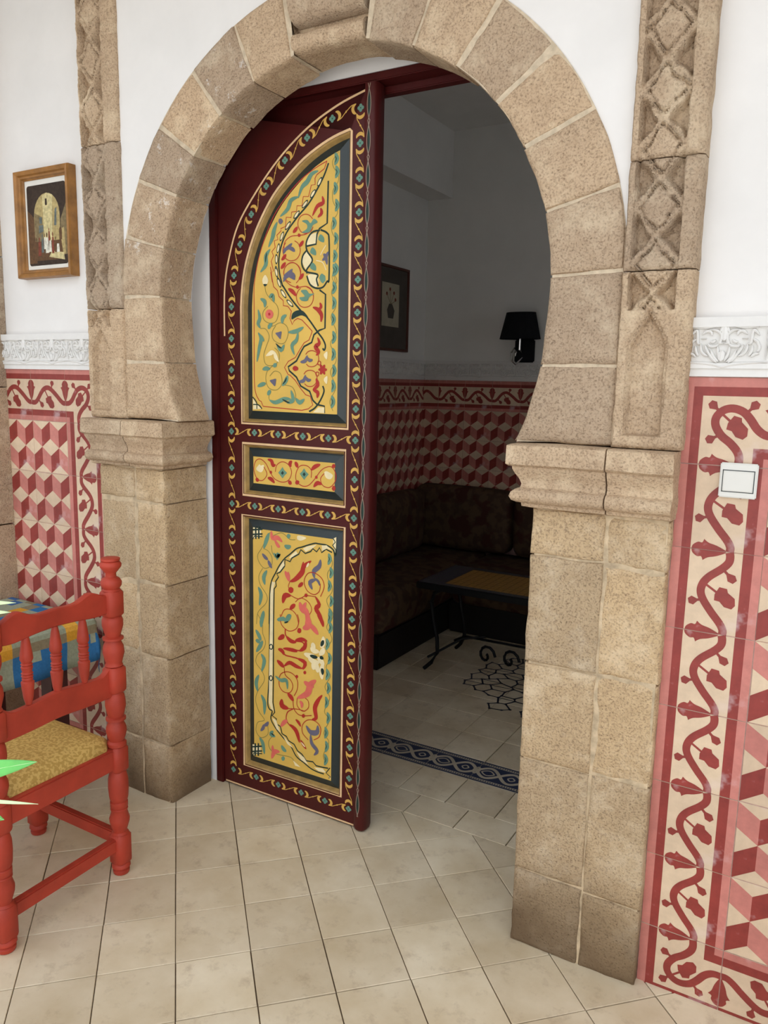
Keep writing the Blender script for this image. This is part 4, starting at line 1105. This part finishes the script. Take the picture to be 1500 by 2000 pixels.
# rounded astragal along the free edge, with its twisted ribbon
cs = [(-1.3535, 2.19), (-1.3535, 2.140), (-1.350, 2.134), (-1.340, 2.131), (-1.326, 2.131), (-1.317, 2.134), (-1.311, 2.142), (-1.309, 2.155), (-1.309, 2.18), (-1.315, 2.19)]
q = MB(); q.loft([[(lerp(-1.33, x, k), lerp(2.165, y, k), z) for x, y in cs] for z, k in ((.002, .55), (.006, .85), (.02, 1), (2.434, 1))]); ag = to_root(q.build('astragal', 'door_red', dr, smooth=True), dr)
d = Decal(lambda x, z, o: (x, 2.1311-o, z), .00005, .0004); n = 23
for i in range(n):
    z0, z1 = lerp(.06, 2.43, i/n), lerp(.06, 2.43, (i+1)/n); zc = (z0+z1)/2; dz = (z1-z0)
    d.leaf([(-1.3335, zc-dz*.38), (-1.331, zc), (-1.3345, zc+dz*.38)], .011, 0)
    for s_ in (1, -1): d.line([(-1.333-s_*.002, z0), (-1.333+s_*.0055, zc-dz*.22), (-1.333+s_*.0052, zc+dz*.12), (-1.333-s_*.004, z1)], .0024, 1, 4)
o = d.mb.build('ribbon_paint', ['p_k', 'p_grey'], ag, recalc=False); o['kind'] = 'stuff'
# ------------------------------------------------------------------ small things on the walls
sw = thing('light_switch', 'square white light switch on the patterned tiles right of the arch', 'switch', (-.2055, 1.954, 1.344))
part('switch_plate', -.2455, -.1655, 1.9425, 1.9545, 1.304, 1.384, 'plastic', sw, .0025); part('rocker', -.2375, -.1735, 1.9385, 1.946, 1.319, 1.366, 'plastic', sw, .002)
q = MB()
for a in ((-.2395, -.2378, 1.317, 1.368), (-.1732, -.1715, 1.317, 1.368), (-.2395, -.1715, 1.317, 1.3188), (-.2395, -.1715, 1.3662, 1.368)): q.box(a[0], a[1], 1.9418, 1.9428, a[2], a[3])
to_root(q.build('rocker_gap', 'door_navy', sw), sw)
def frame(root, x0, x1, z0, z1, w, y0, y1, mat, prof):
    def pt(x, z, dx, dz): return x, z
    for nm, (a, b, c, e) in (('frame_side', ((x0, z0), (x0, z1), (x0+w, z1-w), (x0+w, z0+w))), ('frame_side', ((x1, z1), (x1, z0), (x1-w, z0+w), (x1-w, z1-w))), ('frame_rail', ((x0, z1), (x1, z1), (x1-w, z1-w), (x0+w, z1-w))), ('frame_rail', ((x1, z0), (x0, z0), (x0+w, z0+w), (x1-w, z0+w)))):
        q = MB(); R1, R2 = [], []
        for t, y in prof:
            R1.append((lerp(a[0], e[0], t), lerp(y0, y1, y), lerp(a[1], e[1], t))); R2.append((lerp(b[0], c[0], t), lerp(y0, y1, y), lerp(b[1], c[1], t)))
        R1 = [(a[0], y1, a[1])]+R1+[(e[0], y1, e[1])]; R2 = [(b[0], y1, b[1])]+R2+[(c[0], y1, c[1])]
        q.loft([R1, R2]); yield q.build(nm, mat, root)
pf = [(0, .25), (.06, .06), (.25, 0), (.5, .12), (.62, .30), (.80, .34), (.9, .55), (1, .62)]
pic = thing('small_picture', 'small gilt-wood framed print of an arched alley on the left wall', 'picture', (-2.605, 1.945, 2.097))
for o in frame(pic, -2.757, -2.453, 1.907, 2.288, .032, 1.925, 1.965, 'wood', pf): to_root(o, pic)
pm = part('picture_mount', -2.728, -2.482, 1.953, 1.960, 1.936, 2.259, 'mat', pic, 0)
d = Decal(lambda x, z, o: (x, 1.953-o, z), .00005, .0003); AK = ['a_dark', 'a_brown', 'a_wall', 'a_lit', 'a_shade', 'a_white', 'a_red', 'a_blue']
X = lambda t: lerp(-2.715, -2.497, t); Z = lambda t: lerp(1.953, 2.238, t)
def rr(x0, x1, z0, z1, r): return [(cx+r*math.cos(a), cz+r*math.sin(a)) for cx, cz, s0 in ((x1-r, z1-r, 0), (x0+r, z1-r, PI/2), (x0+r, z0+r, PI), (x1-r, z0+r, 1.5*PI)) for a in [s0+PI/2*i/4 for i in range(5)]]
d.fill(rr(X(0), X(1), Z(0), Z(1), .010), 0)
pg = lambda m, *p: d.fill([(X(a), Z(b)) for a, b in p], m)
pg(1, (.0, .03), (.2, .03), (.17, .6), (.0, .7)); pg(4, (.82, .1), (1, .12), (1, .75), (.85, .55))
pg(2, *[(.5+.33*math.cos(t), .62+.27*math.sin(t)) for t in [PI*i/12 for i in range(13)]]+[(.17, .35), (.83, .35)]); pg(3, (.42, .30), (.62, .30), (.66, .86), (.52, .89), (.40, .86))
pg(2, (.62, .30), (.83, .30), (.83, .65), (.72, .82)); pg(4, (.17, .30), (.40, .30), (.38, .6), (.18, .66)); pg(7, (.3, .52), (.37, .52), (.37, .60), (.3, .60)); pg(0, (.47, .74), (.52, .74), (.52, .82), (.47, .82)); pg(7, (.68, .48), (.74, .48), (.76, .7), (.71, .68)); pg(7, (.28, .4), (.4, .42), (.4, .5), (.28, .5)); pg(2, (.72, .12), (.95, .12), (.93, .45), (.78, .42)); pg(1, (.80, .3), (.87, .3), (.87, .43), (.83, .46), (.80, .43))
pg(1, (.1, .06), (.9, .06), (.85, .30), (.15, .30)); pg(3, (.52, .10), (.92, .05), (.9, .14), (.6, .17))
for x, zb, h, w, mm in ((.2, .14, .22, .07, 1), (.28, .12, .24, .08, 6), (.36, .16, .24, .06, 7), (.42, .2, .2, .05, 5), (.48, .15, .26, .09, 5), (.56, .16, .2, .07, 5), (.63, .14, .27, .06, 6), (.70, .15, .2, .05, 1), (.76, .15, .14, .08, 5), (.54, .3, .16, .05, 6)):
    pg(mm, (x-w/2, zb), (x+w/2, zb), (x+w*.38, zb+h*.72), (x-w*.3, zb+h*.75)); pg(mm if mm != 5 else 1, *[(x+w*.22*math.cos(t), zb+h*.86+h*.12*math.sin(t)) for t in [2*PI*i/7 for i in range(7)]])
o = to_root(d.mb.build('print', AK, pic, recalc=False), pic); o['kind'] = 'stuff'
# picture on the left wall of the room (faces +x)
rp = thing('framed_drawing', 'dark framed vase drawing with a wide taupe mount in the dim room', 'picture', (-2.619, 4.465, 2.02), PI/2)
for o in frame(rp, -.232, .232, -.265, .268, .018, -.022, -.001, 'frame_dark', [(0, .2), (.1, 0), (.8, 0), (1, .5)]): pass
q = MB(); q.box(-.216, .216, -.012, -.002, -.249, .252); q.build('picture_mount', 'mount_dark', rp)
q = MB(); q.box(-.108, .108, -.0135, -.011, -.112, .158); pp = q.build('drawing_paper', 'paper', rp)
d = Decal(lambda x, z, o: (x, -.0135-o, z), .00005, .0003); d.fill([(-.03, -.06), (.035, -.06), (.05, -.01), (.02, .03), (-.02, .03), (-.045, -.01)], 0)
for a in ((-.05, .09), (-.01, .12), (.04, .1), (.06, .06)): d.line([(0, .03), (a[0]*.6, a[1]*.7), a], .004, 1); d.fill([(a[0]+.012*math.cos(t), a[1]+.012*math.sin(t)) for t in [2*PI*i/7 for i in range(7)]], 2)
o = d.mb.build('vase_drawing', ['mount_dark', 'a_shade', 'a_red'], rp, recalc=False); o['kind'] = 'stuff'
# wall lamp with black half shade
wl = thing('wall_lamp', 'wall lamp with a tapered black shade on the back wall of the room', 'lamp', (-1.875, 4.955, 1.76))
def lamp_ring(rx, ry, z, n=18): return [(rx*math.cos(2*PI*k/n), -.085+ry*math.sin(2*PI*k/n), z) for k in range(n)]
q = MB(); q.loft([lamp_ring(.138, .080, .085), lamp_ring(.098, .055, .252), lamp_ring(.094, .052, .252), lamp_ring(.134, .077, .085)], caps=False); q.build('lamp_shade', 'black', wl)
q = MB(); q.box(-.055, .075, -.03, 0, -.06, .085); q.build('back_plate', 'black', wl, bevel=.006)
q = MB(); q.tube([(-.0, -.03, -.03), (-.03, -.07, -.075), (-.05, -.085, -.05), (-.055, -.085, 0), (-.035, -.085, .03), (-.02, -.085, .0), (-.03, -.085, -.02)], .006); q.tube([(0, -.03, .0), (0, -.085, .02), (0, -.085, .12)], .008); q.build('chrome_arm', 'chrome', wl, smooth=True)
# ------------------------------------------------------------------ red chair
ch = thing('wooden_chair', 'red painted chair with turned posts and a gold brocade seat', 'chair', (-2.04, 1.345, 0))
def cpart(mb, name, mat='chair_red', smooth=True, bevel=0): return to_root(mb.build(name, mat, ch, smooth=smooth, bevel=bevel), ch)
def sq(cx, cy, h, z0, z1, mb, n=16, c=.66):
    k = h*c; o = [(h, k), (k, h), (-k, h), (-h, k), (-h, -k), (-k, -h), (k, -h), (h, -k)]
    mb.loft([[(cx+x*s_, cy+y*s_, z) for x, y in o] for s_, z in ((.80, z0), (1, z0+.008), (1, z1-.008), (.80, z1))])
LEG_LOW = [(.012, 0), (.024, .002), (.026, .012), (.021, .016), (.022, .020), (.029, .024), (.028, .034), (.024, .038)]
LEG_UP = [(.022, .132), (.027, .137), (.021, .143), (.023, .152), (.030, .175), (.031, .188), (.024, .212), (.027, .220), (.0235, .223), (.027, .228), (.027, .243), (.0235, .246), (.027, .251), (.029, .262), (.031, .290), (.030, .320), (.025, .343), (.021, .350)]
POST = [(.023, .424), (.029, .430), (.029, .440), (.022, .446), (.026, .456), (.031, .476), (.030, .490), (.023, .506), (.022, .512), (.030, .514), (.030, .521), (.023, .524), (.026, .535), (.031, .560), (.030, .578), (.027, .594), (.022, .600), (.022, .684), (.027, .688), (.024, .694), (.026, .704), (.032, .728), (.030, .748), (.023, .764), (.022, .768), (.031, .770), (.031, .776), (.022, .779), (.024, .788), (.031, .812), (.031, .830), (.028, .838), (.023, .842), (.023, .918), (.028, .922), (.024, .927), (.030, .936), (.031, .948), (.026, .957), (.016, .963), (.0155, .974), (.022, .982), (.031, .994), (.032, 1.002), (.027, 1.009), (.024, 1.011), (.028, 1.013), (.028, 1.019), (.022, 1.021)]
PB = [(-1.845, 1.545), (-1.836, 1.142)]; PF = [(-2.255, 1.545), (-2.250, 1.142)]
for x, y in PB:
    q = MB(); q.lathe(LEG_LOW, x, y); sq(x, y, .0275, .036, .136, q); q.lathe(LEG_UP, x, y); sq(x, y, .0275, .346, .428, q); q.lathe(POST, x, y); sq(x, y, .0285, .603, .684, q); sq(x, y, .0285, .842, .922, q); cpart(q, 'back_post')
for x, y in PF:
    q = MB(); q.lathe(LEG_LOW, x, y); sq(x, y, .0275, .036, .136, q); q.lathe(LEG_UP, x, y); sq(x, y, .0275, .346, .440, q); cpart(q, 'front_leg')
def wavy_rail(name, ztop, zbot, n=36):
    q = MB(); R = []
    for i in range(n+1):
        t = i/n; x, y = lerp(PB[1][0], PB[0][0], t), lerp(PB[1][1]+.02, PB[0][1]-.02, t); a, b = ztop(t), zbot(t)
        R.append([(x-.011, y, b+.003), (x-.008, y, b), (x+.008, y, b), (x+.011, y, b+.003), (x+.011, y, a-.003), (x+.008, y, a), (x-.008, y, a), (x-.011, y, a-.003)])
    q.loft(R); cpart(q, name)
bumpf = lambda t, c, w: math.exp(-((t-c)/w)**2)
wavy_rail('top_rail', lambda t: .908+.026*bumpf(t, .17, .11)+.022*bumpf(t, .83, .11)+.006*bumpf(t, .5, .14), lambda t: .858+.006*bumpf(t, .5, .2)-.006*bumpf(t, .12, .12)-.004*bumpf(t, .88, .12))
wavy_rail('lower_rail', lambda t: .664+.012*bumpf(t, .5, .22)+.022*bumpf(t, 0, .06)+.022*bumpf(t, 1, .06), lambda t: .592+.006*bumpf(t, .5, .2))
SP = [(.008, 0), (.013, .02), (.0165, .055), (.0175, .066), (.013, .070), (.015, .075), (.0125, .079), (.016, .083), (.0125, .087), (.016, .091), (.0125, .095), (.014, .102), (.016, .109), (.0125, .113), (.016, .117), (.0125, .121), (.015, .126), (.0175, .132), (.016, .148), (.011, .185), (.008, .20)]
for t in (.27, .5, .73):
    x, y = lerp(PB[1][0], PB[0][0], t), lerp(PB[1][1], PB[0][1], t); q = MB(); q.lathe([(r, .668+z*.975) for r, z in SP], x, y, n=12); cpart(q, 'spindle')
def bar(name, a, b, z0, z1, w):
    ax, ay, bx, by = *a, *b; l = math.hypot(bx-ax, by-ay); nx, ny = -(by-ay)/l*w/2, (bx-ax)/l*w/2; q = MB()
    q.loft([[(ax+nx, ay+ny, z0), (ax-nx, ay-ny, z0), (ax-nx, ay-ny, z1), (ax+nx, ay+ny, z1)], [(bx+nx, by+ny, z0), (bx-nx, by-ny, z0), (bx-nx, by-ny, z1), (bx+nx, by+ny, z1)]]); cpart(q, name, smooth=False, bevel=.004)
for a, b in ((PB[0], PB[1]), (PF[0], PF[1]), (PB[0], PF[0]), (PB[1], PF[1])): bar('seat_rail', a, b, .358, .425, .030)
bar('stretcher', PB[0], PB[1], .085, .128, .026); bar('stretcher', PB[0], PF[0], .095, .138, .026); bar('stretcher', PB[1], PF[1], .095, .138, .026)
# padded seat: domed cushion with cut corners
q = MB(); x0, x1, y0, y1 = -2.245, -1.842, 1.150, 1.538
def seat_ring(d, z):
    c = max(.035, d+.012); p = [(x0+d, y0+c), (x0+c, y0+d), (x1-c, y0+d), (x1-d, y0+c), (x1-d, y1-c), (x1-c, y1-d), (x0+c, y1-d), (x0+d, y1-c)]
    out = []
    for a, b in zip(p, p[1:]+p[:1]):
        for k in range(5): out.append((lerp(a[0], b[0], k/5), lerp(a[1], b[1], k/5), z))
    return out
q.loft([seat_ring(.004, .405), seat_ring(-.002, .428), seat_ring(.006, .446), seat_ring(.022, .459), seat_ring(.05, .468), seat_ring(.09, .473), seat_ring(.15, .476)]); cpart(q, 'seat_cushion', 'seat')
# ------------------------------------------------------------------ table under a plaid cloth
tb = thing('side_table', 'dark mahogany table mostly hidden under a plaid cloth', 'table', (-2.61, 1.50, 0))
TX0, TX1, TY0, TY1, TZ = -2.852, -2.372, 1.12, 1.892, .655
part('table_top', TX0, TX1, TY0, TY1, TZ-.028, TZ, 'dark_wood', tb, .004)
for x in (TX0+.05, TX1-.045):
    for y in (TY0+.05, TY1-.14): part('leg', x-.034, x+.034, y-.034, y+.034, 0, TZ-.028, 'dark_wood', tb, .004)
part('apron', TX0+.05, TX1-.05, TY1-.075, TY1-.05, TZ-.10, TZ-.028, 'dark_wood', tb); part('apron', TX1-.058, TX1-.034, TY0+.08, TY1-.09, TZ-.10, TZ-.028, 'dark_wood', tb); part('apron', TX0+.05, TX1-.05, TY0+.05, TY0+.075, TZ-.10, TZ-.028, 'dark_wood', tb)
DROP = .172; Lx, Ly = TX1-TX0, TY1-TY0
def cuts(L):   # cloth coordinate lines, woven stripe by stripe
    c = [-DROP]; w = [.048, .035, .034, .033]
    for k in (.037, .074, .112): c.append(-DROP+k)
    n = max(2, round(L/.053)); c += [L*i/n for i in range(n+1)]
    return c+[L+.033, L+.067, L+.103, L+DROP]
ca = cuts(Lx); YE = 1.8165-TY0
cb = [-DROP, -DROP/2]+[v for v in [YE-.053*k for k in range(14, -2, -1)] if 0 < v < Ly]; cb = cb[:2]+[0]+cb[2:]+[Ly, Ly+.05, Ly+.11, Ly+DROP]
yel = lambda ib: abs(((cb[ib]+cb[ib+1])/2-(YE-.0265)+.1325) % .265-.1325) < .012
def sub3(c): return [lerp(a, b, k/2) for a, b in zip(c, c[1:]) for k in range(2)]+[c[-1]]
sa, sb = sub3(ca), sub3(cb)
def cloth_pt(a, b):
    ta = (a-Lx) if a > Lx else (a if a < 0 else 0); tb_ = (b-Ly) if b > Ly else (b if b < 0 else 0)
    x, y = TX0+min(max(a, 0), Lx), TY0+min(max(b, 0), Ly); r = math.hypot(ta, tb_)
    if r == 0: return (x, y, TZ+.003)
    e = min(r, .03)/.03; out = .016*math.sin(e*PI/2)+.035*max(0, r-.03)+.006*math.sin((a+b)*23)*min(1, r/.1)
    return (x+ta/r*out, y+tb_/r*out, TZ+.003-.020*(1-math.cos(e*PI/2))-max(0, r-.03)*(1.0 if not (ta and tb_) else .93))
V = [cloth_pt(a, b) for b in sb for a in sa]; nA = len(sa); q = MB(); q.v = V
for j in range(len(sb)-1):
    for i in range(nA-1):
        ia, ib = i//2, j//2
        ya, yb_ = (ia+2) % 5, (ib+1) % 5        # stripe classes in the two directions
        if ib >= len(cb)-1-4 and ib > 8: pass
        a_edge = sa[i] >= Lx-.001; k = round((sa[i]-Lx)/.034) if a_edge else ia % 4
        warm = yel(ib)
        if a_edge: mm = [0, 1, 2, 2][min(3, k)] if warm else [2, 3, 4 if yb_ != 3 else 2, 4][min(3, k)]
        else: mm = (1 if ia % 5 == 2 else 2) if warm else [5, 2, 3, 4, 2][(ia+yb_ % 2) % 5]
        q.f.append((j*nA+i, j*nA+i+1, (j+1)*nA+i+1, (j+1)*nA+i)); q.m.append(mm)
cl = q.build('tablecloth', ['pl_y', 'pl_y2', 'pl_g', 'pl_t', 'pl_b', 'pl_n', 'pl_d'], smooth=True, recalc=False)
tag(cl, 'blue, grey and yellow plaid tablecloth draped over the table behind the chair', 'tablecloth')
so = cl.modifiers.new('thickness', 'SOLIDIFY'); so.thickness = .0016; so.offset = 1; 
# ------------------------------------------------------------------ potted plant, leaves reaching into the left of the view
pl = thing('potted_plant', 'leafy potted plant whose bright leaves reach in at the left edge', 'plant', (-1.30, .56, 0))
q = MB(); q.lathe([(.075, 0), (.085, .004), (.115, .20), (.124, .20), (.124, .235), (.112, .235), (.108, .19), (.09, .188)], -1.30, .56, n=24); to_root(q.build('pot', 'pot', pl, smooth=True), pl)
q = MB(); q.lathe([(.02, .19), (.105, .195), (.08, .205), (.01, .208)], -1.30, .56, n=20); to_root(q.build('soil', 'soil', pl, smooth=True), pl)
stem = [Vector(p) for p in ((-1.30, .56, .19), (-1.285, .575, .45), (-1.25, .605, .75), (-1.215, .635, .95), (-1.205, .66, 1.15), (-1.21, .68, 1.26))]
q = MB(); q.tube(stem, .006, taper=lambda t: 1-.5*t); q.tube([(-1.285, .575, .45), (-1.24, .62, .66), (-1.19, .645, .86)], .004); to_root(q.build('stem', 'leaf', pl, smooth=True), pl)
def leaf(a, b, w, mat, sag=.006, face=(.5, -.75, .42), fold=.25):
    a, b = Vector(a), Vector(b); ax = (b-a).normalized(); nrm = Vector(face); nrm = (nrm-ax*nrm.dot(ax)).normalized(); side = ax.cross(nrm); V = []; n = 12
    for i in range(n+1):
        t = i/n; h = w/2*max(.03, math.sin(PI*t**.8)**.8); c = a.lerp(b, t)+nrm*sag*math.sin(PI*t)
        for s_ in (-1, -.5, 0, .5, 1): V.append(c+side*h*s_+nrm*abs(s_)*h*fold)
    F = [(i*5+k, i*5+k+1, i*5+k+6, i*5+k+5) for i in range(n) for k in range(4)]
    q = MB(); q.add(V, F); q.tube([a.lerp(b, i/6)+nrm*(sag*math.sin(PI*i/6)+.0006) for i in range(7)], .0009, 1, 5, lambda t: 1-.8*t)
    o = to_root(q.build('leaf', [mat, 'leaf_pale'], pl, smooth=True), pl); md = o.modifiers.new('thickness', 'SOLIDIFY'); md.thickness = .0008
leaf((-1.205, .640, .905), (-1.060, .730, .940), .034, 'leaf'); leaf((-1.190, .650, .875), (-1.098, .693, .846), .034, 'leaf'); leaf((-1.150, .665, .879), (-1.052, .723, .873), .006, 'leaf_pale', .003)
leaf((-1.205, .67, 1.185), (-1.115, .746, 1.189), .012, 'leaf_pale', .012); leaf((-1.205, .67, 1.170), (-1.120, .740, 1.174), .014, 'leaf_pale', .012)
leaf((-1.21, .68, 1.25), (-1.32, .62, 1.33), .04, 'leaf'); leaf((-1.21, .66, 1.10), (-1.33, .60, 1.13), .045, 'leaf'); leaf((-1.235, .615, .82), (-1.38, .55, .86), .045, 'leaf'); leaf((-1.26, .60, .68), (-1.20, .50, .78), .04, 'leaf'); leaf((-1.28, .58, .5), (-1.42, .6, .56), .045, 'leaf')
# ------------------------------------------------------------------ sitting room: corner sofa, cushions, mosaic table
sf = thing('corner_sofa', 'low dark floral corner sofa along two walls of the dim room', 'sofa', (-2.3, 4.6, 0))
def soft(name, x0, x1, y0, y1, z0, z1, r, parent, mat='sofa', puff=.02, root=None):
    bm = bmesh.new(); bmesh.ops.create_cube(bm, size=1)
    for v in bm.verts: v.co = Vector((lerp(x0, x1, v.co.x+.5), lerp(y0, y1, v.co.y+.5), lerp(z0, z1, v.co.z+.5)))
    bmesh.ops.bevel(bm, geom=bm.edges[:], offset=r, segments=4, affect='EDGES', profile=.5)
    bmesh.ops.subdivide_edges(bm, edges=[e for e in bm.edges if e.calc_length() > .12], cuts=5, use_grid_fill=True)
    c = Vector(((x0+x1)/2, (y0+y1)/2, (z0+z1)/2)); s_ = Vector((x1-x0, y1-y0, z1-z0))/2
    for v in bm.verts:
        d = v.co-c; k = [max(0, 1-(d[i]/s_[i])**2) for i in range(3)]
        for i in range(3):
            j, l = (i+1) % 3, (i+2) % 3; v.co[i] += math.copysign(1, d[i])*puff*k[j]*k[l]*min(1, abs(d[i])/s_[i])+noise.noise(v.co*9+Vector((i*7, 0, 0)))*.004
    me = bpy.data.meshes.new(name); 
    for f in bm.faces: f.smooth = True
    bm.to_mesh(me); bm.free(); me.materials.append(M[mat]); o = link(name, me, parent)
    return to_root(o, parent) if parent else o
part('plinth', -2.585, -2.075, 3.50, 4.94, 0, .20, 'sofa_base', sf, .01); part('plinth', -2.07, .30, 4.36, 4.94, 0, .20, 'sofa_base', sf, .01)
soft('seat_mattress', -2.59, -2.045, 3.47, 4.93, .20, .425, .05, sf, puff=.008); soft('seat_mattress', -2.04, .32, 4.30, 4.93, .20, .425, .05, sf, puff=.008)
for nm, bx, lab in (('sofa_cushion', (-2.58, -2.42, 3.52, 4.70, .442, .845), 'long floral back cushion against the left wall, near the door edge'), ('sofa_cushion', (-2.56, -1.855, 4.755, 4.93, .442, .860), 'floral back cushion in the sofa corner below the tiled wall'), ('sofa_cushion', (-1.825, -1.10, 4.755, 4.93, .442, .850), 'floral back cushion farther right, half hidden by the stone pier')):
    o = soft(nm, *bx, .055, None, puff=.010); tag(o, lab, 'cushion', 'floral back cushions on the sofa')
mt = thing('mosaic_table', 'iron-legged coffee table with an ochre mosaic top in the dim room', 'table', (-1.50, 3.88, 0))
part('table_rim', -1.925, -1.08, 3.635, 4.12, .462, .497, 'iron', mt, .004)
d = Decal(lambda x, y, o: (x, y, .4975+o), .0001, .0003)
d.fill([(-1.915, 3.645), (-1.09, 3.645), (-1.09, 4.11), (-1.915, 4.11)], 1); d.fill([(-1.78, 3.685), (-1.22, 3.685), (-1.22, 4.06), (-1.78, 4.06)], 0)
for i in range(14):
    for j in range(9): d.fill([(-1.775+i*.04, 3.69+j*.041), (-1.739+i*.04, 3.69+j*.041), (-1.739+i*.04, 3.727+j*.041), (-1.775+i*.04, 3.727+j*.041)], 2, off=.0007)
for i in range(24):
    for y in (3.662, 4.085): d.fill([(-1.905+i*.034, y-.007), (-1.885+i*.034, y-.007), (-1.885+i*.034, y+.007), (-1.905+i*.034, y+.007)], 3)
for x in (-1.89, -1.855, -1.82): d.strip([(x, 3.66), (x, 4.1)], .008, 3)
o = to_root(d.mb.build('mosaic_top', ['a_shade', 'mosaic_n', 'mosaic_y', 'a_blue'], mt, recalc=False), mt); o['kind'] = 'stuff'
for x, sx in ((-1.855, -1), (-1.15, 1)):
    for y, sy in ((3.70, -1), (4.05, 1)):
        q = MB(); q.tube([Vector((x+sx*(ox-.03), y+sy*oy*.5, z)) for ox, oy, z in ((-.03, 0, .46), (.02, .0, .43), (.035, 0, .38), (.02, 0, .28), (-.005, 0, .18), (-.01, 0, .10), (.02, .03, .04), (.055, .06, .004))], .011); to_root(q.build('leg', 'iron', mt, smooth=True), mt)
q = MB(); q.tube([(-1.875, 3.70, .06), (-1.74, 3.85, .15), (-1.62, 3.9, .17)], .007); q.tube([(-1.875, 4.05, .06), (-1.74, 3.9, .15), (-1.3, 3.88, .16), (-1.14, 3.75, .06)], .007); to_root(q.build('brace', 'iron', mt, smooth=True), mt)
for cx in (-1.60, -1.46):
    q = MB(); q.tube([(cx+(.055-.004*k)*math.cos(.55*k), 3.87, .075+(.062-.004*k)*math.sin(.55*k)) for k in range(14)], .008); to_root(q.build('iron_scroll', 'iron', mt, smooth=True), mt)
